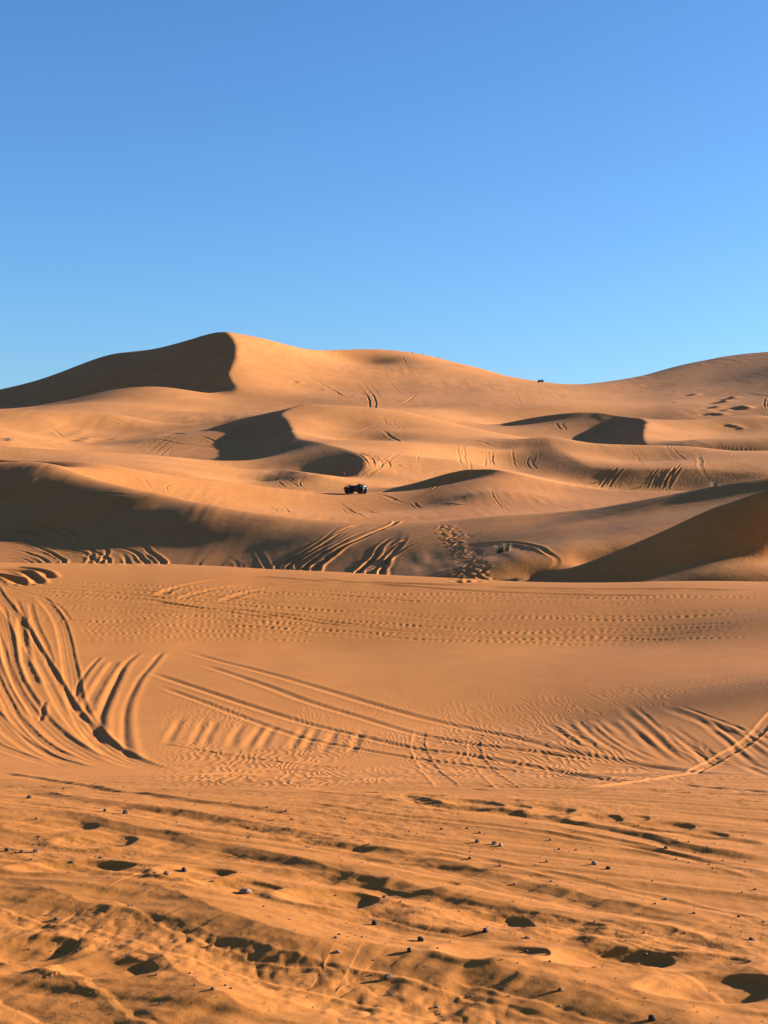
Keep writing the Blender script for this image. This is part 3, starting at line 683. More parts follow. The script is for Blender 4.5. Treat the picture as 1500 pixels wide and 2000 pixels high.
# ---- the bowl behind the rim, and everything farther away (widths grow with distance so the marks keep their real size)
FARS = [
    # arcs on the left
    ([(-20, 1016), (50, 1018), (97, 1030), (133, 1047), (152, 1062)], .55, .16, 'rut'), ([(122, 1024), (147, 1043), (165, 1062)], .5, .2, 'rut'),
    ([(-20, 1031), (40, 1037), (73, 1043), (112, 1054)], .5, .14, 'rut'), ([(-20, 1056), (67, 1058), (120, 1060), (150, 1066)], .5, .12, 'rut'),
    ([(157, 1058), (177, 1077), (174, 1093), (160, 1110)], .5, .2, 'rut'), ([(187, 1058), (207, 1073), (203, 1090), (188, 1110)], .5, .2, 'rut'),
    ([(195, 1057), (267, 1064), (300, 1082), (320, 1100), (330, 1114)], .5, .22, 'rut'), ([(205, 1066), (260, 1077), (283, 1096), (292, 1113)], .5, .2, 'rut'),
    ([(210, 1073), (240, 1083), (255, 1112)], .5, .2, 'rut'), ([(150, 1062), (200, 1085), (225, 1112)], .45, .16, 'rut'), ([(140, 1070), (180, 1090), (205, 1112)], .45, .16, 'rut'),
    ([(-20, 1042), (60, 1062), (110, 1085), (140, 1110)], .45, .14, 'rut'), ([(-20, 1062), (50, 1078), (90, 1095), (110, 1110)], .45, .14, 'rut'),
    ([(-20, 1075), (30, 1085), (70, 1100), (85, 1110)], .45, .13, 'rut'), ([(20, 1068), (90, 1080), (130, 1100), (150, 1112)], .45, .12, 'rut'),
    ([(-20, 1002), (67, 983), (133, 967), (183, 961), (283, 968)], .5, .09, 'rut'), ([(-20, 1012), (83, 987), (167, 972), (233, 966)], .5, .09, 'rut'),
    ([(-20, 1088), (60, 1092), (140, 1096)], .4, .1, 'rut'), ([(30, 1050), (90, 1066), (160, 1078), (200, 1098)], .4, .1, 'rut'),
    # ruts climbing the middle
    ([(665, 1026), (633, 1053), (583, 1085), (528, 1114)], .45, .12, 'rut'), ([(702, 1026), (650, 1055), (600, 1083), (550, 1116)], .45, .15, 'rut'),
    ([(745, 1024), (687, 1050), (633, 1080), (582, 1119)], .5, .17, 'rut'), ([(780, 1023), (717, 1047), (667, 1072), (633, 1096), (600, 1123)], .55, .26, 'rut'),
    ([(810, 1036), (767, 1050), (742, 1067), (733, 1087), (713, 1107), (685, 1125)], .5, .22, 'rut'), ([(795, 1045), (778, 1070), (757, 1093), (740, 1125)], .45, .18, 'rut'),
    ([(855, 1045), (800, 1066), (767, 1087), (733, 1112), (712, 1126)], .45, .15, 'rut'), ([(900, 1030), (840, 1045), (790, 1056), (765, 1070)], .4, .1, 'rut'),
    ([(720, 1020), (690, 1027), (660, 1040), (640, 1046)], .4, .1, 'rut'), ([(690, 1030), (660, 1045), (620, 1070), (565, 1104)], .35, .1, 'rut'),
    ([(800, 1085), (860, 1074), (920, 1064), (1000, 1061), (1050, 1070), (1080, 1085), (1088, 1098), (1070, 1115), (1030, 1132)], .35, .10, 'rut'),
    ([(500, 1070), (520, 1100), (525, 1118)], .5, .1, 'rut'), ([(420, 1110), (440, 1095), (470, 1080)], .4, .1, 'rut'), ([(380, 1112), (400, 1090), (420, 1070)], .4, .1, 'rut'), ([(440, 1085), (460, 1100), (470, 1116)], .4, .1, 'rut'),
    # bright strip and the quad bike's dune
    ([(258, 925), (270, 942), (283, 958)], .35, .07, 'rut'), ([(280, 932), (290, 946), (298, 960)], .35, .07, 'rut'), ([(368, 939), (330, 947), (325, 955), (333, 968)], .35, .08, 'rut'),
    ([(510, 972), (528, 988), (545, 1001)], .35, .07, 'rut'), ([(540, 978), (555, 992), (568, 1004)], .35, .07, 'rut'), ([(640, 968), (675, 990), (722, 1017)], .35, .07, 'rut'),
    ([(600, 968), (650, 985), (700, 1014)], .35, .06, 'rut'), ([(560, 966), (640, 972), (700, 990), (760, 1012)], .35, .05, 'rut'), ([(810, 982), (822, 992)], .5, .08, 'rut'), ([(955, 955), (975, 985), (1000, 1003)], .35, .05, 'rut'),
    ([(545, 940), (555, 950), (575, 955)], .4, .1, 'rut'), ([(560, 935), (575, 945), (590, 955)], .4, .1, 'rut'), ([(590, 932), (585, 945), (595, 955)], .4, .08, 'rut'),
    # tracks on the third line of dunes
    ([(895, 873), (897, 895), (905, 916)], .8, .22, 'rut'), ([(905, 872), (908, 895), (913, 916)], .8, .22, 'rut'), ([(950, 882), (947, 900), (948, 912)], .7, .2, 'rut'), ([(960, 882), (962, 900), (964, 910)], .7, .2, 'rut'),
    ([(1205, 912), (1190, 930), (1172, 952)], .7, .3, 'rut'), ([(1217, 912), (1202, 930), (1186, 952)], .7, .3, 'rut'), ([(1285, 914), (1273, 935), (1262, 955)], .7, .22, 'rut'), ([(1296, 914), (1284, 935), (1272, 955)], .7, .3, 'rut'),
    ([(1317, 913), (1303, 935), (1292, 957)], .8, .4, 'rut'), ([(1330, 912), (1316, 935), (1303, 957)], .8, .4, 'rut'), ([(1045, 888), (1040, 905), (1052, 920)], .6, .15, 'rut'), ([(1035, 888), (1030, 905), (1040, 920)], .6, .15, 'rut'),
    ([(1000, 878), (1003, 900), (1010, 918)], .6, .12, 'rut'), ([(825, 875), (815, 895), (818, 912)], .6, .1, 'rut'),
    ([(675, 882), (700, 888), (716, 900), (722, 915)], .6, .2, 'rut'), ([(690, 882), (720, 892), (732, 906), (728, 918)], .6, .22, 'rut'), ([(700, 882), (738, 896), (748, 908), (738, 920)], .6, .22, 'rut'),
    ([(720, 886), (755, 900), (762, 910), (752, 920)], .6, .2, 'rut'), ([(740, 892), (775, 905), (790, 918)], .6, .16, 'rut'), ([(760, 900), (800, 912), (840, 928)], .6, .14, 'rut'), ([(700, 876), (780, 898), (860, 925)], .6, .1, 'rut'),
    ([(275, 882), (300, 862), (325, 845)], .8, .13, 'rut'), ([(288, 884), (312, 864), (338, 846)], .8, .13, 'rut'), ([(300, 886), (325, 866), (350, 848)], .8, .13, 'rut'), ([(312, 888), (338, 868), (365, 850)], .8, .13, 'rut'), ([(326, 889), (350, 870), (378, 848)], .8, .13, 'rut'), ([(262, 880), (285, 862), (300, 850)], .8, .1, 'rut'),
    ([(745, 815), (755, 828), (768, 835)], .8, .15, 'rut'), ([(760, 816), (772, 828), (788, 848)], .8, .15, 'rut'),
    # far slopes
    ([(690, 735), (705, 760), (720, 778), (722, 800)], 1.5, .55, 'rut'), ([(698, 728), (718, 760), (732, 778), (734, 800)], 1.5, .55, 'rut'), ([(705, 728), (735, 765), (750, 790)], 1.3, .35, 'rut'),
    ([(750, 728), (770, 755), (800, 785)], 1.3, .3, 'rut'), ([(760, 728), (785, 755), (815, 780)], 1.3, .3, 'rut'), ([(685, 735), (700, 755), (712, 775)], 1.3, .3, 'rut'), ([(770, 730), (800, 760), (830, 780)], 1.2, .2, 'rut'),
    ([(595, 720), (610, 735), (625, 748)], 1.3, .25, 'rut'), ([(600, 715), (620, 735), (640, 750)], 1.3, .25, 'rut'), ([(550, 705), (580, 730), (630, 770)], 1.3, .2, 'rut'),
    ([(785, 695), (790, 705), (795, 712)], 1.5, .3, 'rut'), ([(790, 693), (797, 705), (802, 712)], 1.5, .3, 'rut'), ([(665, 684), (680, 695), (700, 708)], 1.5, .25, 'rut'), ([(672, 683), (690, 697)], 1.5, .25, 'rut'),
    ([(1005, 765), (1015, 785), (1020, 800)], 1.2, .25, 'rut'), ([(1040, 760), (1060, 780), (1085, 805)], 1.2, .2, 'rut'), ([(1065, 762), (1085, 780), (1110, 800)], 1.2, .2, 'rut'), ([(1080, 765), (1105, 785), (1140, 800)], 1.2, .2, 'rut'),
    ([(1088, 828), (1092, 835), (1100, 842)], 1.1, .3, 'rut'), ([(1098, 826), (1103, 835), (1110, 842)], 1.1, .3, 'rut'), ([(1497, 775), (1492, 788), (1497, 803)], 1.4, .3, 'rut'), ([(1503, 775), (1499, 788), (1504, 803)], 1.4, .3, 'rut'),
    ([(1350, 748), (1420, 742), (1500, 752)], 1.4, .3, 'rut'), ([(1480, 690), (1465, 720), (1450, 745)], 1.2, .2, 'rut'), ([(1455, 695), (1440, 720), (1425, 740)], 1.2, .2, 'rut'), ([(1430, 698), (1410, 725), (1395, 745)], 1.2, .2, 'rut'),
    ([(900, 790), (960, 780), (1040, 768), (1090, 765)], 1.2, .2, 'rut'), ([(830, 812), (900, 800), (960, 795)], 1.2, .2, 'rut'),
    ([(1230, 872), (1240, 890), (1252, 905)], .7, .12, 'rut'), ([(1300, 870), (1310, 885), (1330, 902)], .7, .15, 'rut'), ([(1315, 872), (1322, 885), (1345, 900)], .7, .15, 'rut'), ([(1370, 850), (1420, 862), (1500, 872)], .7, .2, 'rut'), ([(1300, 850), (1400, 872), (1500, 880)], .7, .2, 'rut'),
]
ro = random.Random(3)
for i, (pts, w, d, kd) in enumerate(FARS):
    far = w >= .6
    for j in range(3 if far else 2):
        du = ro.uniform(-7, 7) * (j > 0); dv = ro.uniform(-3, 3) * (j > 0)
        ex = 0.25 * ro.random() if j else 0.1
        p2 = [(u + du, v + dv) for u, v in pts]
        p2[0] = (p2[0][0] + (p2[0][0] - p2[1][0]) * ex, p2[0][1] + (p2[0][1] - p2[1][1]) * ex)
        stroke(p2, w * (.55 if not far else .40), d * (.30 if not far else .22) * (1 if j == 0 else .5), kd, seed=i + 200 + j, wob=0.3, fade=0.35)
# sand streaks running down the faces, and faint old tracks wandering over the dunes
f0 = int(np.searchsorted(yr, 50.0))
x, y = X[f0:], Y[f0:]
z1 = smooth(320, 150, y)
Z[f0:] += z1 * 0.010 * vnoise(x / 0.5, y / 5.0 + x / 3.0, 1) * smooth(-.1, .6, vnoise(x / 9, y / 14, 2))
Z[f0:] += z1 * 0.014 * fbm(x / 2.0, y / 4.0, 2, 3) * smooth(0.0, .7, vnoise(x / 14 + 7, y / 20, 0))
z2 = smooth(150, 300, y)
Z[f0:] += z2 * 0.045 * vnoise(x / 2.2, y / 19.0 + x / 11.0, 2) * smooth(-.1, .6, vnoise(x / 34, y / 50, 1))
Z[f0:] += z2 * 0.07 * fbm(x / 8.0, y / 15.0, 2, 0) * smooth(0.0, .7, vnoise(x / 55 + 7, y / 80, 3))
ro = random.Random(17)
for i in range(60):
    u = ro.uniform(0, 1500); v = ro.uniform(700, 1000)
    if v < 770 and not (480 < u < 1450): continue
    px, py = pick(u, v)
    if py > 1000 or py < 48: continue
    a0 = ro.uniform(-1.0, 1.0); ln = ro.uniform(60, 240)
    pts = [(u, v)]
    for k in range(4):
        a0 += ro.uniform(-.35, .35)
        pts.append((pts[-1][0] + ln / 4 * math.cos(a0), pts[-1][1] + ln / 5 * math.sin(a0)))
    if any(a < 480 and b < 800 for a, b in pts): continue
    ys = [pick(*p)[1] for p in pts]
    if max(ys) / min(ys) > 1.25: continue
    for off in (0, 5 * 150 / py + 1):
        stroke([(a + off, b) for a, b in pts], .16 + py * .0011, .010 + py * .00013, 'rut', seed=i, fade=.4, wob=.2)
# lumps and scoops: the trail trodden down the first dune, and scrapes farther off
def lump(u, v, r, h, seed=0):
    px, py = pick(u, v)
    R = r * 2.2
    a = int(np.searchsorted(yr, py - R)); b = int(np.searchsorted(yr, py + R)) + 1
    row = X[min((a + b) // 2, NT - 1)]
    ca = int(np.searchsorted(row, px - R * 1.4)); cb = int(np.searchsorted(row, px + R * 1.4))
    dx = X[a:b, ca:cb] - px; dy = Y[a:b, ca:cb] - py
    q = (dx * dx + dy * dy) / (r * r)
    Z[a:b, ca:cb] += h * (np.exp(-q * 1.6) - 0.55 * np.exp(-((dx + 1.1 * r) ** 2 + dy * dy) / (r * r) * 1.6))
rr_ = random.Random(5)
path = catmull([(872, 1026, 1), (880, 1042, 1), (892, 1060, 1), (908, 1080, 1), (922, 1100, 1), (920, 1118, 1), (915, 1136, 1)], 30)
for i in range(460):
    p = path[rr_.randrange(len(path))]
    hw = 18 + 20 * (p[1] - 1026) / 100
    lump(p[0] + rr_.gauss(0, hw * .55), p[1] + rr_.uniform(-3, 3), rr_.uniform(.08, .14), rr_.uniform(.012, .034) * (1 if i % 3 else -1.1))
for (u, v, r, h) in [(1357, 771, 3, .9), (1320, 765, 2.4, .5), (1320, 786, 2, .5), (1430, 778, 4, 1.6), (1415, 785, 4, 1.4), (1400, 795, 3, 1.0), (1450, 795, 4, 1.2), (1460, 797, 3, 1.0), (1395, 808, 3, .8), (1410, 809, 2.4, .7), (1420, 800, 2.4, .6),
                     (585, 747, 2.4, .8), (633, 762, 2, .5), (692, 775, 2.5, .6), (15, 858, 1.8, .5), (25, 860, 1.4, .4), (100, 862, 1.2, .3), (125, 868, 1.4, .35), (160, 862, 2.2, .5), (172, 858, 2.0, .5), (225, 857, 1.6, .3),
                     (1440, 832, 1.6, .4), (1450, 836, 1.4, .4), (1428, 830, 1.6, .5), (120, 1068, .4, .1)]:
    lump(u, v, r * .8, h * .55)
Z = Z.astype(np.float64)
print('relief', round(time.time() - T0, 1))

# ------------------------------------------------------------------ materials
def new_mat(name):
    m = bpy.data.materials.new(name)
    m.use_nodes = True
    return m, m.node_tree.nodes, m.node_tree.links, m.node_tree.nodes['Principled BSDF']


def sand_material(name, lo, hi, fine, mid):
    m, n, l, b = new_mat(name)
    b.inputs['Roughness'].default_value = 0.92
    b.inputs['Specular IOR Level'].default_value = 0.12
    geo = n.new('ShaderNodeNewGeometry')

    def noise(scale, detail=3, sy=1.0, sx=1.0):
        mp = n.new('ShaderNodeMapping'); mp.inputs['Scale'].default_value = (sx, sy, 1)
        l.new(geo.outputs['Position'], mp.inputs[0])
        t = n.new('ShaderNodeTexNoise'); t.inputs['Scale'].default_value = scale; t.inputs['Detail'].default_value = detail
        l.new(mp.outputs[0], t.inputs['Vector'])
        return t.outputs[0]
    a1, a2 = noise(0.16, 4, 0.5), noise(2.3, 4, 0.6)
    mx = n.new('ShaderNodeMath'); mx.operation = 'ADD'; l.new(a1, mx.inputs[0]); l.new(a2, mx.inputs[1])
    hf = n.new('ShaderNodeMath'); hf.operation = 'MULTIPLY_ADD'; hf.inputs[1].default_value = 1.5; hf.inputs[2].default_value = -1.0
    l.new(mx.outputs[0], hf.inputs[0])
    col = n.new('ShaderNodeMix'); col.data_type = 'RGBA'
    l.new(hf.outputs[0], col.inputs[0])
    col.inputs[6].default_value = lo; col.inputs[7].default_value = hi
    # coarse dark grains
    g = noise(fine, 2)
    gr = n.new('ShaderNodeMapRange'); gr.inputs[1].default_value = 0.62; gr.inputs[2].default_value = 0.76
    gr.inputs[3].default_value = 0.0; gr.inputs[4].default_value = 0.45
    l.new(g, gr.inputs[0])
    c2 = n.new('ShaderNodeMix'); c2.data_type = 'RGBA'
    l.new(gr.outputs[0], c2.inputs[0]); l.new(col.outputs[2], c2.inputs[6]); c2.inputs[7].default_value = (0.16, 0.06, 0.025, 1)
    l.new(c2.outputs[2], b.inputs['Base Color'])
    b1 = n.new('ShaderNodeBump'); b1.inputs['Strength'].default_value = 0.35 if fine > 100 else 0.16; b1.inputs['Distance'].default_value = 0.6 / fine
    l.new(g, b1.inputs['Height'])
    b2 = n.new('ShaderNodeBump'); b2.inputs['Strength'].default_value = 0.30 if fine > 100 else 0.2; b2.inputs['Distance'].default_value = 0.12 / mid
    l.new(noise(mid, 5, 0.7), b2.inputs['Height']); l.new(b1.outputs[0], b2.inputs['Normal'])
    l.new(b2.outputs[0], b.inputs['Normal'])
    return m


SAND_NEAR = sand_material('coarse_sand', (0.35, 0.116, 0.019, 1), (0.41, 0.140, 0.0255, 1), 210.0, 14.0)
SAND_MID = sand_material('dune_sand', (0.35, 0.118, 0.024, 1), (0.435, 0.157, 0.035, 1), 14.0, 1.3)
SAND_FAR = sand_material('pale_dune_sand', (0.36, 0.128, 0.030, 1), (0.45, 0.172, 0.044, 1), 3.0, 0.35)


def cut_rows(pts, off):
    """grid row of a hidden valley line for every column"""
    p = sorted(pts)
    u = np.array([q[0] for q in p]); yy = np.array([q[2] for q in p]) + off
    rows = np.zeros(NA, int)
    r = np.full(NA, NT // 2)
    for _ in range(6):
        uu = 750 + F * X[r, np.arange(NA)] / Y[r, np.arange(NA)]
        t_ = np.interp(np.clip(uu, -250, 1750), u, yy)
        r = np.clip(np.searchsorted(yr, t_), 1, NT - 2)
    return r


R1 = cut_rows(N1, 1.4)
R2 = np.maximum(R1, cut_rows([(-250, 0, 47), (900, 0, 44), (1020, 0, 45)] + M1[1:] + M2[1:], 0.9))
R3 = cut_rows(C1a[:4] + C1b, 3.5)
R4 = cut_rows(C2[:8] + D1, 3.5)
R5 = cut_rows(C4[:-1] + C5[:8] + Fr[1:], 5.0)
R6 = np.maximum(R5, cut_rows([(-250, 0, 300), (880, 0, 300)] + [(940, 0, 432)] + G1[2:8] + [(1290, 0, 365), (1380, 0, 372)] + H1[2:], 7.0))
BOUND = [np.zeros(NA, int), R1, R2, R3, R4, R5, R6, np.full(NA, NT - 1)]
SHEETS = [('ground', SAND_NEAR, 'rutted orange sand in the foreground with wheel tracks, foot holes and pebbles', 'sand'),
          ('dune', SAND_MID, 'low dune at the right edge whose steep face lies in deep shadow', 'dune'),
          ('dune', SAND_MID, 'broad brown dune face behind the rim with curling wheel ruts and a trodden trail', 'dune'),
          ('dune', SAND_MID, 'bright dune carrying the parked quad bike and a dark slip face', 'dune'),
          ('dune', SAND_FAR, 'middle dune with a curved crest, a shaded bowl and steep tracks on its right face', 'dune'),
          ('dune', SAND_FAR, 'dune with a dark hollow below the right skyline', 'dune'),
          ('dune', SAND_FAR, 'tall far dune forming the skyline with a large shadowed slip face on the left', 'dune')]


def sheet(name, lo, hi, mat):
    """the part of the terrain between two valley lines as one mesh"""
    lo_e = np.minimum(lo[:-1], lo[:-1]); hi_e = hi[:-1]
    rr = np.arange(NT - 1)[:, None]
    sel = (rr >= lo_e[None]) & (rr < hi_e[None])
    fr, fc = np.nonzero(sel)
    i = fr * NA + fc
    q = np.stack([i, i + 1, i + NA + 1, i + NA], -1)
    used = np.zeros(NT * NA, bool); used[q.ravel()] = True
    remap = np.cumsum(used) - 1
    vi = np.nonzero(used)[0]
    co = np.stack([X.ravel()[vi], Y.ravel()[vi], Z.ravel()[vi]], -1).astype(np.float32)
    q = remap[q].astype(np.int32)
    me = bpy.data.meshes.new(name)
    me.vertices.add(len(co)); me.vertices.foreach_set('co', co.ravel())
    me.loops.add(q.size); me.loops.foreach_set('vertex_index', q.ravel())
    me.polygons.add(len(q))
    me.polygons.foreach_set('loop_start', (np.arange(len(q)) * 4).astype(np.int32))
    me.polygons.foreach_set('use_smooth', np.ones(len(q), bool))
    me.update(calc_edges=True)
    me.materials.append(mat)
    o = bpy.data.objects.new(name, me)
    scene.collection.objects.link(o)
    return o


for k, (nm, mt, lb, ct) in enumerate(SHEETS):
    o = sheet(nm, BOUND[k], BOUND[k + 1], mt)
    o['kind'] = 'structure'; o['label'] = lb; o['category'] = ct
pm = bpy.data.meshes.new('desert_plain')
zp = float(Z.min()) - 3.0
NP = 24
gx = np.linspace(-9000, 9000, NP)
pv = [(float(a_), float(b_), zp) for b_ in gx for a_ in gx]
pm.from_pydata(pv, [], [(j * NP + i, j * NP + i + 1, (j + 1) * NP + i + 1, (j + 1) * NP + i) for j in range(NP - 1) for i in range(NP - 1)])
pm.materials.append(SAND_FAR)
po = bpy.data.objects.new('desert_plain', pm); scene.collection.objects.link(po)
po['kind'] = 'structure'; po['label'] = 'flat desert floor stretching away beneath and beyond the dunes'; po['category'] = 'plain'
print('mesh', round(time.time() - T0, 1), 'zmin', zp)

# ------------------------------------------------------------------ things
import bmesh
from mathutils import Matrix, Euler
C = scene.collection
rnd = random.Random(11)


def simple_mat(name, col, rough=0.6, metal=0.0, vary=0.15, scale=20.0, bump=0.0, spec=0.5):
    m, n, l, b = new_mat(name)
    b.inputs['Roughness'].default_value = rough
    b.inputs['Metallic'].default_value = metal
    b.inputs['Specular IOR Level'].default_value = spec
    tc = n.new('ShaderNodeTexCoord')
    t = n.new('ShaderNodeTexNoise'); t.inputs['Scale'].default_value = scale; t.inputs['Detail'].default_value = 4
    l.new(tc.outputs['Object'], t.inputs['Vector'])
    mx = n.new('ShaderNodeMix'); mx.data_type = 'RGBA'
    mx.inputs[6].default_value = tuple(c * (1 - vary) for c in col) + (1,)
    mx.inputs[7].default_value = tuple(min(1, c * (1 + vary)) for c in col) + (1,)
    l.new(t.outputs[0], mx.inputs[0]); l.new(mx.outputs[2], b.inputs['Base Color'])
    if bump:
        bp = n.new('ShaderNodeBump'); bp.inputs['Strength'].default_value = 0.6; bp.inputs['Distance'].default_value = bump
        l.new(t.outputs[0], bp.inputs['Height']); l.new(bp.outputs[0], b.inputs['Normal'])
    return m


M_TYRE = simple_mat('rubber', (0.012, 0.012, 0.012), 0.85)
M_RIM = simple_mat('dull_steel', (0.03, 0.03, 0.03), 0.5, 0.6)
M_BODY = simple_mat('black_plastic', (0.012, 0.014, 0.014), 0.45)
M_PANEL = simple_mat('dark_green_plastic', (0.03, 0.045, 0.04), 0.4)
M_SEAT = simple_mat('vinyl', (0.010, 0.010, 0.011), 0.7)
M_STEEL = simple_mat('black_steel', (0.02, 0.02, 0.02), 0.5, 0.4)
M_LAMP = simple_mat('lamp_glass', (0.55, 0.57, 0.58), 0.15)
M_RED = simple_mat('red_cloth', (0.55, 0.03, 0.04), 0.8)
M_SKIN = simple_mat('skin', (0.25, 0.13, 0.08), 0.6)
M_DARKCLOTH = simple_mat('dark_cloth', (0.03, 0.035, 0.05), 0.9)
M_BLUECLOTH = simple_mat('grey_blue_cloth', (0.08, 0.10, 0.14), 0.9)
M_GRASS = simple_mat('dry_grass', (0.20, 0.16, 0.075), 0.8, vary=.35, scale=8)
M_GRASS2 = simple_mat('green_grass', (0.10, 0.10, 0.045), 0.8, vary=.35, scale=8)
M_DARKROCK = simple_mat('dark_stone', (0.035, 0.026, 0.022), 0.75, vary=.4, scale=60, bump=.002, spec=.15)
M_BROWNROCK = simple_mat('brown_stone', (0.12, 0.06, 0.035), 0.85, vary=.4, scale=60, bump=.002, spec=.15)
M_PALEROCK = simple_mat('pale_stone', (0.19, 0.125, 0.08), 0.9, vary=.3, scale=60, bump=.002, spec=.15)


def link(name, bm, mat, parent=None, smooth=True):
    me = bpy.data.meshes.new(name)
    bmesh.ops.recalc_face_normals(bm, faces=bm.faces)
    bm.to_mesh(me); bm.free()
    if smooth:
        me.polygons.foreach_set('use_smooth', [True] * len(me.polygons))
    me.materials.append(mat)
    o = bpy.data.objects.new(name, me)
    C.objects.link(o)
    if parent: o.parent = parent
    return o


def empty(name, loc, rz=0.0, label='', cat='', group=None, tilt=(0, 0)):
    o = bpy.data.objects.new(name, None); C.objects.link(o)
    o.empty_display_size = 0.2
    o.location = loc; o.rotation_euler = (tilt[0], tilt[1], rz)
    o['label'] = label; o['category'] = cat
    if group: o['group'] = group
    return o


def copy_tree(o, parent=None):
    c = o.copy(); C.objects.link(c); c.parent = parent
    for ch in list(o.children): copy_tree(ch, c)
    return c


def tube(bm, pts, r, seg=8):
    rings = []
    pts = [Vector(p) for p in pts]
    for i, p in enumerate(pts):
        d = (pts[min(i + 1, len(pts) - 1)] - pts[max(i - 1, 0)]).normalized()
        q = d.to_track_quat('Z', 'Y')
        rr = r[i] if isinstance(r, (list, tuple)) else r
        rings.append([bm.verts.new(p + q @ Vector((math.cos(t) * rr, math.sin(t) * rr, 0))) for t in [2 * math.pi * k / seg for k in range(seg)]])
    for a, b in zip(rings[:-1], rings[1:]):
        for k in range(seg):
            bm.faces.new((a[k], a[(k + 1) % seg], b[(k + 1) % seg], b[k]))
    bm.faces.new(rings[0][::-1]); bm.faces.new(rings[-1])


def loft(bm, secs):
    """closed sections (lists of points, same count) skinned into one body"""
    rings = [[bm.verts.new(p) for p in s] for s in secs]
    n = len(rings[0])
    for a, b in zip(rings[:-1], rings[1:]):
        for k in range(n):
            bm.faces.new((a[k], a[(k + 1) % n], b[(k + 1) % n], b[k]))
    bm.faces.new(rings[0][::-1]); bm.faces.new(rings[-1])


def rsec(x, zc, hw, hh, n=12, p=3.0):
    out = []
    for k in range(n):
        t = 2 * math.pi * k / n
        c, s = math.cos(t), math.sin(t)
        out.append((x, hw * math.copysign(abs(c) ** (2 / p), c), zc + hh * math.copysign(abs(s) ** (2 / p), s)))
    return out


def lathe_y(bm, prof, seg=28):
    """profile of (radius, y) turned round the y axis"""
    rings = [[bm.verts.new((math.cos(t) * r, y, math.sin(t) * r)) for t in [2 * math.pi * k / seg for k in range(seg)]] for r, y in prof]
    for a, b in zip(rings, rings[1:] + rings[:1]):
        for k in range(seg):
            bm.faces.new((a[k], b[k], b[(k + 1) % seg], a[(k + 1) % seg]))


def ground_z(px, py):
    j = int(np.clip(np.searchsorted(yr, py), 1, NT - 1))
    f = (py - yr[j - 1]) / (yr[j] - yr[j - 1])
    za = np.interp(px, X[j - 1], Z[j - 1]); zb = np.interp(px, X[j], Z[j])
    return float(za * (1 - f) + zb * f)


def spot(u, v):
    px, py = pick(u, v)
    return px, py, ground_z(px, py)


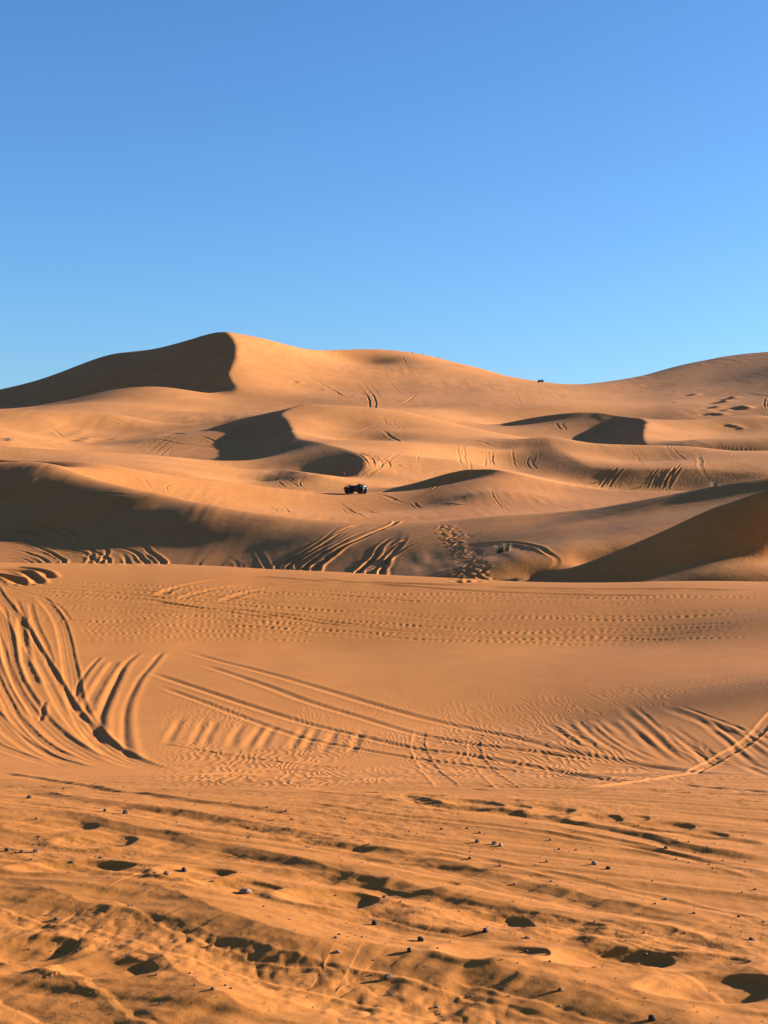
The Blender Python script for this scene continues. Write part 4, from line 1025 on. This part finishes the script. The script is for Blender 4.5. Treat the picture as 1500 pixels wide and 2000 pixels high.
# ---- quad bike, nose towards +x
def make_quad(label, loc, rz):
    t = empty('quad_bike', loc, rz, label, 'quad bike')
    for (x, s, R, w) in ((0.62, 1, .30, .20), (0.62, -1, .30, .20), (-0.62, 1, .30, .26), (-0.62, -1, .30, .26)):
        wh = bpy.data.objects.new('wheel', None); C.objects.link(wh); wh.parent = t
        wh.location = (x, s * 0.43, R - 0.02); wh.rotation_euler = (0, 0, (0.25 if x > 0 else 0))
        bm = bmesh.new()
        lathe_y(bm, [(.15, -w * .38), (.22, -w * .5), (R * .93, -w * .5), (R, -w * .34), (R, w * .34), (R * .93, w * .5), (.22, w * .5), (.15, w * .38)])
        for k in range(18):       # tread lugs
            a = 2 * math.pi * k / 18
            m = Matrix.Rotation(-a, 4, 'Y') @ Matrix.Translation((R, (0.25 if k % 2 else -0.25) * w, 0))
            bmesh.ops.create_cube(bm, size=1, matrix=m @ Matrix.Diagonal((.03, w * .42, .045, 1)))
        link('tyre', bm, M_TYRE, wh, False)
        bm = bmesh.new()
        lathe_y(bm, [(.02, -w * .2), (.155, -w * .34), (.155, w * .34), (.02, w * .2)])
        link('rim', bm, M_RIM, wh)
        bm = bmesh.new()          # fender arching over the wheel
        arc = []
        for k in range(9):
            a = math.radians(20 + 140 * k / 8)
            arc.append((x + math.cos(a) * .40, s * .43, .28 + math.sin(a) * .40))
        secs = []
        for (ax, ay, az) in arc:
            d = Vector((ax - x, 0, az - .28)).normalized()
            hw = .15
            secs.append([(ax, ay - hw, az), (ax, ay + hw, az - .02), (ax + d.x * .02, ay + hw, az + d.z * .02 - .02), (ax + d.x * .025, ay, az + d.z * .03), (ax + d.x * .02, ay - hw, az + d.z * .02)])
        loft(bm, secs)
        link('fender', bm, M_PANEL if x > 0 else M_BODY, t)
    bm = bmesh.new()
    loft(bm, [rsec(-.80, .46, .18, .10), rsec(-.5, .47, .24, .20), rsec(-.1, .43, .27, .24), rsec(.25, .45, .26, .24), rsec(.6, .46, .18, .14), rsec(.85, .45, .12, .08)])
    link('chassis', bm, M_BODY, t)
    bm = bmesh.new()
    loft(bm, [rsec(.02, .66, .10, .08), rsec(.16, .72, .16, .13), rsec(.34, .78, .17, .14), rsec(.52, .76, .16, .11), rsec(.72, .68, .15, .10), rsec(.88, .60, .11, .08)])
    link('bodywork', bm, M_PANEL, t)
    bm = bmesh.new()
    loft(bm, [rsec(-.74, .70, .11, .05), rsec(-.6, .72, .16, .07), rsec(-.3, .70, .16, .07), rsec(-.02, .71, .13, .06), rsec(.12, .77, .09, .05)])
    link('seat', bm, M_SEAT, t)
    bm = bmesh.new()
    tube(bm, [(.42, 0, .80), (.34, 0, 1.0)], .025)
    tube(bm, [(.22, -.38, 1.08), (.27, -.22, 1.09), (.33, -.08, 1.01), (.33, .08, 1.01), (.27, .22, 1.09), (.22, .38, 1.08)], .014)
    hb = link('handlebar', bm, M_STEEL, t)
    for s in (-1, 1):
        bm = bmesh.new(); tube(bm, [(.215, s * .28, 1.087), (.20, s * .41, 1.078)], .022); link('grip', bm, M_TYRE, hb)
    for (x0, x1, z) in ((.50, .98, .90), (-1.02, -.50, .84)):
        bm = bmesh.new()
        for yy in (-.30, -.15, 0, .15, .30): tube(bm, [(x0, yy, z), (x1, yy, z)], .013, 6)
        for xx in (x0, (x0 + x1) / 2, x1): tube(bm, [(xx, -.32, z), (xx, .32, z)], .014, 6)
        for yy in (-.18, .18): tube(bm, [((x0 + x1) / 2, yy, z), ((x0 + x1) / 2 + (-.05 if x0 > 0 else .1), yy * .6, z - .32)], .013, 6)
        link('rack', bm, M_STEEL, t)
    for s in (-1, 1):
        bm = bmesh.new()
        bmesh.ops.create_uvsphere(bm, u_segments=14, v_segments=8, radius=.065, matrix=Matrix.Translation((.87, s * .13, .66)) @ Matrix.Diagonal((.6, 1.1, .8, 1)))
        link('headlight', bm, M_LAMP, t)
        bm = bmesh.new()
        tube(bm, [(-.25, s * .22, .32), (-.2, s * .46, .28), (.2, s * .46, .28), (.3, s * .22, .32)], .02, 6)
        link('footrest', bm, M_STEEL, t)
    bm = bmesh.new()
    tube(bm, [(.9, -.2, .40), (1.0, -.2, .46), (1.02, -.18, .66), (1.02, .18, .66), (1.0, .2, .46), (.9, .2, .40)], .018, 6)
    tube(bm, [(1.01, -.19, .54), (1.01, .19, .54)], .014, 6)
    link('bumper', bm, M_STEEL, t)
    bm = bmesh.new(); tube(bm, [(-.2, -.20, .45), (-.5, -.25, .50), (-.88, -.24, .56)], [.03, .05, .055], 10); link('exhaust', bm, M_RIM, t)
    return t


qx, qy = (695 - 750) / F * 150.4, 150.4
QU = make_quad('black quad bike parked on the bright dune, its front turned right', (0, 0, 0), math.radians(-22))
# stand it on the crest: find the place whose foot shows at row 963
x_, y_, z_ = spot(695, 965)
QU.location = (x_, y_, z_ + 0.02)
Q2 = copy_tree(QU)
x_, y_, z_ = spot(1056, 749)
Q2.location = (x_, y_, z_ + 0.35); Q2.rotation_euler = (0, 0, math.radians(18))
Q2['label'] = 'tiny dark quad bike on the skyline where the far slope dips'
Q2.scale = (1.35, 1.35, 1.35)


def whip_flag(loc, h, lean, label, red=True):
    t = empty('flag_pole', loc, 0, label, 'flag')
    bm = bmesh.new(); tube(bm, [(0, 0, -.2), (lean * .3, 0, h * .5), (lean, 0, h)], [.03, .022, .015], 6); link('pole', bm, M_RED if red else M_STEEL, t)
    bm = bmesh.new()
    n = 8
    top = [bm.verts.new((lean - .20 * k / n, .04 * math.sin(k * 1.3), h - .02 - .10 * k / n)) for k in range(n + 1)]
    bot = [bm.verts.new((lean * .9 - .20 * k / n, .04 * math.sin(k * 1.3 + .4), h - .24 + .10 * k / n)) for k in range(n + 1)]
    for k in range(n): bm.faces.new((top[k], top[k + 1], bot[k + 1], bot[k]))
    bmesh.ops.solidify(bm, geom=bm.faces[:], thickness=.01)
    link('pennant', bm, M_RED, t)
    return t


x_, y_, z_ = spot(673, 929)
whip_flag((x_, y_, z_), .62, -.16, 'small red pennant on a thin pole in the shaded hollow behind the quad bike')


# ---- people on the skyline
def make_person(label, loc, rz, top, legs, sit=False, group=None):
    bm = bmesh.new()
    hip = .52 if sit else .92
    J = {'pelvis': (0, 0, hip), 'waist': (0, 0, hip + .17), 'chest': (0, 0.01, hip + .38), 'neck': (0, 0, hip + .55), 'head': (0, -.01, hip + .66), 'crown': (0, 0, hip + .78)}
    names = list(J); vs = [bm.verts.new(J[k]) for k in names]
    rad = [.15, .13, .15, .06, .095, .07]
    ed = [(0, 1), (1, 2), (2, 3), (3, 4), (4, 5)]
    for s in (-1, 1):
        b = len(vs)
        for p, r in (((s * .18, 0, hip + .47), .06), ((s * .25, -.03, hip + .20), .045), ((s * .24, -.12, hip - .03), .035), ((s * .235, -.16, hip - .12), .035)):
            vs.append(bm.verts.new(p)); rad.append(r)
        ed += [(2, b), (b, b + 1), (b + 1, b + 2), (b + 2, b + 3)]
        b = len(vs)
        knee = (s * .12, -.38, .48) if sit else (s * .11, -.02, .49)
        foot = (s * .12, -.42, .06) if sit else (s * .12, .02, .07)
        for p, r in (((s * .10, 0, hip - .06), .10), (knee, .065), (foot, .045), ((foot[0], foot[1] - .16, .04), .04)):
            vs.append(bm.verts.new(p)); rad.append(r)
        ed += [(0, b), (b, b + 1), (b + 1, b + 2), (b + 2, b + 3)]
    for a, b in ed: bm.edges.new((vs[a], vs[b]))
    me = bpy.data.meshes.new('person'); bm.to_mesh(me); bm.free()
    o = bpy.data.objects.new('person', me); C.objects.link(o)
    md = o.modifiers.new('skin', 'SKIN'); md.use_smooth_shade = True
    for i, r in enumerate(rad): me.skin_vertices[0].data[i].radius = (r, r)
    me.skin_vertices[0].data[0].use_root = True
    o.modifiers.new('sub', 'SUBSURF').levels = 1
    me.materials.append(M_SKIN)
    o.location = loc; o.rotation_euler = (0, 0, rz)
    o['label'] = label; o['category'] = 'person'; o['group'] = 'people on the skyline'
    bm = bmesh.new()          # robe or jacket over the torso
    loft(bm, [[(math.cos(a) * rx, math.sin(a) * ry, z) for a in [2 * math.pi * k / 14 for k in range(14)]]
              for z, rx, ry in ((hip - .35, .20, .17), (hip - .1, .19, .16), (hip + .15, .17, .14), (hip + .40, .21, .15), (hip + .50, .17, .12), (hip + .54, .07, .07))])
    link('jacket', bm, top, o)
    bm = bmesh.new()
    bmesh.ops.create_uvsphere(bm, u_segments=12, v_segments=8, radius=.12, matrix=Matrix.Translation((0, .01, hip + .73)) @ Matrix.Diagonal((.9, 1, .8, 1)))
    link('headscarf', bm, legs, o)
    return o


for (u, v, lb, tp, hd, st) in ((805.5, 690.5, 'leftmost and darkest of the three tiny figures on the far skyline', M_DARKCLOTH, M_DARKCLOTH, False),
                               (825.5, 693.2, 'tiny greyish figure standing second from left on the far skyline', M_BLUECLOTH, M_DARKCLOTH, False),
                               (856, 699.5, 'rightmost and faintest of the tiny figures on the far skyline', M_BLUECLOTH, M_BLUECLOTH, True)):
    x_, y_, z_ = spot(u, v)
    # just behind the crest so that only the upper body shows
    y2 = y_ + 1.5; x2 = (u - 750) / F * y2
    make_person(lb, (x2, y2, ground_z(x2, y2) - (0.95 if not st else .35)), rnd.uniform(0, 6), tp, hd, st)


# ---- grass
def make_tuft(name, label, u, v, r, h, n, mat, seed, cat='grass tuft', group=None):
    g = random.Random(seed)
    x_, y_, z_ = spot(u, v)
    bm = bmesh.new()
    for i in range(n):
        a = g.uniform(0, 6.283); d = r * math.sqrt(g.random()) * .6
        bx, by = math.cos(a) * d, math.sin(a) * d
        lean = g.uniform(.1, .9) * r; hh = h * g.uniform(.45, 1.0)
        w = .003 + .005 * g.random()
        wx, wy = -math.sin(a) * w, math.cos(a) * w
        prev = None
        for k in range(4):
            f = k / 3
            cx = bx + math.cos(a) * lean * f * f; cy = by + math.sin(a) * lean * f * f; cz = hh * (f - .18 * f * f) - .03
            ww = 1 - .85 * f
            cur = (bm.verts.new((cx - wx * ww, cy - wy * ww, cz)), bm.verts.new((cx + wx * ww, cy + wy * ww, cz)))
            if prev: bm.faces.new((prev[0], prev[1], cur[1], cur[0]))
            prev = cur
    o = link(name, bm, mat)
    o.location = (x_, y_, z_)
    o['label'] = label; o['category'] = cat
    if group: o['group'] = group
    return o


make_tuft('grass_tuft', 'green grass clump inside the curved wheel track', 976, 1080, .22, .42, 240, M_GRASS2, 1)
make_tuft('grass_tuft', 'straw coloured grass clump inside the curved wheel track', 991, 1077, .17, .45, 200, M_GRASS, 2)
make_tuft('grass_tuft', 'low green growth at the rim beside the tip of the big shadow', 1005, 1133, .35, .18, 320, M_GRASS2, 3)
make_tuft('grass_tuft', 'pale tuft at the foot of the tracked slope near the right edge', 1397, 948, .4, .35, 120, M_GRASS, 4)
make_tuft('grass_tuft', 'pale tuft between the two sets of steep wheel tracks at the right', 1250, 951, .45, .4, 160, M_GRASS, 5)
make_tuft('grass_tuft', 'small pale tuft at the foot of the shaded face, left of the steep wheel tracks', 1165, 942, .4, .4, 140, M_GRASS, 6)
make_tuft('dry_shrub', 'dry pale shrub on the sand at the left edge below the big peak', 14, 861, 1.3, .8, 420, M_GRASS, 7, 'shrub')


# ---- pebbles
def pebble_mesh(name, seed, flat, mat):
    g = random.Random(seed)
    bm = bmesh.new()
    bmesh.ops.create_icosphere(bm, subdivisions=2, radius=1)
    ax = [Vector((g.gauss(0, 1), g.gauss(0, 1), g.gauss(0, 1))).normalized() for _ in range(9)]
    lim = [g.uniform(.62, .9) for _ in ax]
    for vv in bm.verts:
        p = vv.co.copy()
        for a_, l_ in zip(ax, lim):          # broken flat faces
            d = p.dot(a_)
            if d > l_: p -= a_ * (d - l_) * .85
        vv.co = Vector((p.x * g.uniform(.97, 1.03), p.y * .8, p.z * flat))
    me = bpy.data.meshes.new(name)
    bm.to_mesh(me); bm.free()
    me.materials.append(mat)
    return me


PM = {}
for kind, mat in (('dark', M_DARKROCK), ('brown', M_BROWNROCK), ('pale', M_PALEROCK)):
    PM[kind] = [pebble_mesh('pebble', 10 * i + len(kind), .75 if i < 3 else .42, mat) for i in range(5)]


def pebble(u, v, size_px, kind, label, group=None, flat=False):
    """size_px: width seen in the photograph"""
    x_, y_, z_ = spot(u, v)
    r = size_px * y_ / F * 0.5
    me = PM[kind][rnd.randrange(3, 5) if flat else rnd.randrange(0, 3)]
    o = bpy.data.objects.new('pebble', me); C.objects.link(o)
    o.location = (x_, y_, z_ + r * (.12 if flat else .35))
    o.rotation_euler = (rnd.uniform(-.3, .3), rnd.uniform(-.3, .3), rnd.uniform(0, 6.28))
    o.scale = (r, r * rnd.uniform(.85, 1.1), r * rnd.uniform(.85, 1.15))
    o['label'] = label; o['category'] = 'pebble'
    if group: o['group'] = group
    return o


BIG = [
    (57, 1558, 12, 'dark', 'dark round pebble near the left edge, just above the row of small stones', 0),
    (205, 1587, 10, 'dark', 'smaller left one of two dark round pebbles side by side on the upper left sand', 0),
    (244, 1591, 14, 'dark', 'larger right one of two dark round pebbles side by side on the upper left sand', 0),
    (14, 1660, 12, 'dark', 'leftmost dark pebble of the row on the rim of the left-edge foot hole', 0),
    (42, 1664, 12, 'dark', 'middle dark pebble of the row on the rim of the left-edge foot hole', 0),
    (69, 1663, 13, 'dark', 'upright dark pebble ending the row on the rim of the left-edge foot hole', 0),
    (142, 1682, 12, 'brown', 'flat brown stone on the upper rim of the long foot hole at the left', 1),
    (132, 1701, 18, 'dark', 'flat dark stone lying inside the long foot hole at the left', 1),
    (196, 1675, 12, 'dark', 'small dark stone above the right end of the long foot hole at the left', 1),
    (360, 1700, 16, 'dark', 'round dark stone casting a shadow inside the foot hole left of centre', 0),
    (325, 1710, 14, 'pale', 'pale stone just left of the foot hole with a round stone in it', 0),
    (302, 1716, 14, 'brown', 'brown stone at the left end of the pair beside the foot hole', 1),
    (480, 1748, 30, 'pale', 'large flat pale stone between two foot holes left of centre', 1),
    (732, 1804, 14, 'dark', 'dark pointed pebble below the deepest foot hole', 0),
    (821, 1843, 18, 'dark', 'large rounded dark pebble casting a long shadow to its left', 0),
    (800, 1873, 16, 'dark', 'dark wedge shaped pebble on a drift crest, just below the rounded long-shadowed one', 0),
    (757, 1908, 18, 'dark', 'dark pebble with a pale right side on the lowest drift crest', 0),
    (948, 1826, 14, 'dark', 'dark pebble on the smooth sand above two foot holes, bottom right', 0),
    (1030, 1834, 14, 'brown', 'low brown stone right of the dark pebble above the two foot holes', 1),
    (932, 1646, 11, 'dark', 'dark pebble left of the black and pale pair, right of centre', 0),
    (965, 1650, 13, 'dark', 'black stone touching a pale one, right of centre', 0),
    (978, 1653, 12, 'pale', 'pale stone touching a black one, right of centre', 0),
    (1161, 1690, 15, 'pale', 'pale broken stone on the sand, upper one of a pair at the right', 0),
    (1188, 1699, 12, 'dark', 'dark pebble lying just right of a pale broken stone at the right', 0),
    (1300, 1753, 14, 'pale', 'pale sliver of stone in the rutted sand towards the right edge', 1),
    (1470, 1838, 16, 'brown', 'flat brown stone near the right edge, above the lowest foot hole', 1),
    (1273, 1990, 20, 'dark', 'dark stone at the very bottom of the picture, right of centre', 0),
    (1095, 1943, 15, 'brown', 'small peaked brown stone on the drift left of the lowest foot hole', 0),
    (112, 1790, 15, 'brown', 'flat brown stone on the drift near the left edge, lower left', 1),
    (660, 1872, 15, 'pale', 'pale flat stone pressed into the drift, bottom centre left', 1),
    (855, 1950, 13, 'pale', 'pale flat stone on the lowest smooth slope, bottom centre', 1),
    (415, 1952, 10, 'dark', 'lone dark pebble on the big smooth drift at the bottom left', 0),
    (1301, 1656, 11, 'dark', 'dark round pebble at the far right below the long wheel crease', 0),
]
for (u, v, s_, kd, lb, fl) in BIG:
    pebble(u, v, s_, kd, lb, None, bool(fl))
SMALL = [(30, 1665, 5), (124, 1540, 6), (72, 1602, 8), (75, 1634, 10), (382, 1571, 8), (332, 1560, 5), (322, 1543, 5), (522, 1577, 9), (450, 1567, 7), (495, 1597, 6), (558, 1584, 7), (570, 1603, 6),
         (674, 1599, 6), (345, 1607, 6), (485, 1640, 8), (690, 1640, 6), (587, 1650, 5), (720, 1654, 6), (937, 1626, 8), (912, 1618, 6), (862, 1619, 6), (815, 1629, 5), (918, 1680, 9), (1075, 1640, 7), (1092, 1659, 6),
         (1068, 1685, 8), (977, 1696, 8), (1345, 1648, 6), (1412, 1678, 7), (1456, 1680, 7), (1357, 1662, 6), (1385, 1684, 6), (1355, 1789, 8), (1280, 1769, 7), (1257, 1826, 7), (1262, 1860, 9), (178, 1777, 7), (258, 1777, 7),
         (662, 1838, 9), (655, 1850, 8), (413, 1848, 7), (750, 1748, 9), (782, 1764, 5), (830, 1777, 5), (995, 1943, 7), (920, 1937, 8), (1443, 1793, 8), (1475, 1737, 6), (1337, 1828, 7), (1029, 1855, 7), (855, 1865, 6), (770, 1535, 4), (640, 1533, 4), (625, 1526, 4),
         (1337, 1518, 4), (1110, 1536, 4), (1075, 1489, 4), (1285, 1513, 4), (1117, 1540, 4), (340, 1745, 6), (273, 1724, 6), (207, 1840, 6), (515, 1784, 5), (840, 1755, 6), (1450, 1744, 6), (1160, 1660, 6), (1125, 1659, 6), (1040, 1711, 6), (1005, 1725, 7)]
g_ = random.Random(21)
extra = []
while len(extra) < 150:
    u = g_.uniform(5, 1495); v = 1525 + 440 * g_.random() ** 1.5
    if v < 1545 + 0.06 * u - 20: continue
    extra.append((u, v, g_.choice((3.2, 3.8, 4.5, 5.2)) * (0.85 + (v - 1525) / 900)))
for (u, v, s_) in SMALL + extra:
    kd = 'dark' if g_.random() < .62 else ('brown' if g_.random() < .75 else 'pale')
    pebble(u, v, s_, kd, {'dark': 'small dark pebble scattered on the rutted near sand', 'brown': 'small brown stone scattered on the rutted near sand', 'pale': 'small pale stone scattered on the rutted near sand'}[kd],
           {'dark': 'small dark pebbles on the near sand', 'brown': 'small brown stones on the near sand', 'pale': 'small pale stones on the near sand'}[kd], g_.random() < .4)

# grit too fine to count
gv, gf = [], []
for i in range(3600):
    px = g_.uniform(-3.4, 3.4); py = 4.2 + 7.5 * g_.random() ** 1.1
    if abs(px) > .27 * py + .6: continue
    clump = vnoise(np.array([px / .5]), np.array([py / .4]), 2)[0]
    if clump < g_.uniform(-.9, .5): continue
    z_ = ground_z(px, py); r = g_.uniform(.0018, .0048)
    b0 = len(gv)
    for (a_, b_, c_) in ((1, 0, 0), (-.6, .8, 0), (-.5, -.8, .1), (.1, 0, .9), (0, 0, -.6)):
        gv.append((px + a_ * r * g_.uniform(.7, 1.2), py + b_ * r * g_.uniform(.7, 1.2), z_ + c_ * r + r * .2))
    gf += [(b0, b0 + 1, b0 + 3), (b0 + 1, b0 + 2, b0 + 3), (b0 + 2, b0, b0 + 3), (b0 + 1, b0, b0 + 4), (b0 + 2, b0 + 1, b0 + 4), (b0, b0 + 2, b0 + 4)]
me = bpy.data.meshes.new('grit'); me.from_pydata(gv, [], gf); me.materials.append(M_BROWNROCK)
o = bpy.data.objects.new('grit', me); C.objects.link(o)
o['kind'] = 'stuff'; o['label'] = 'fine dark grit strewn over the near sand'; o['category'] = 'grit'
print('done', round(time.time() - T0, 1))
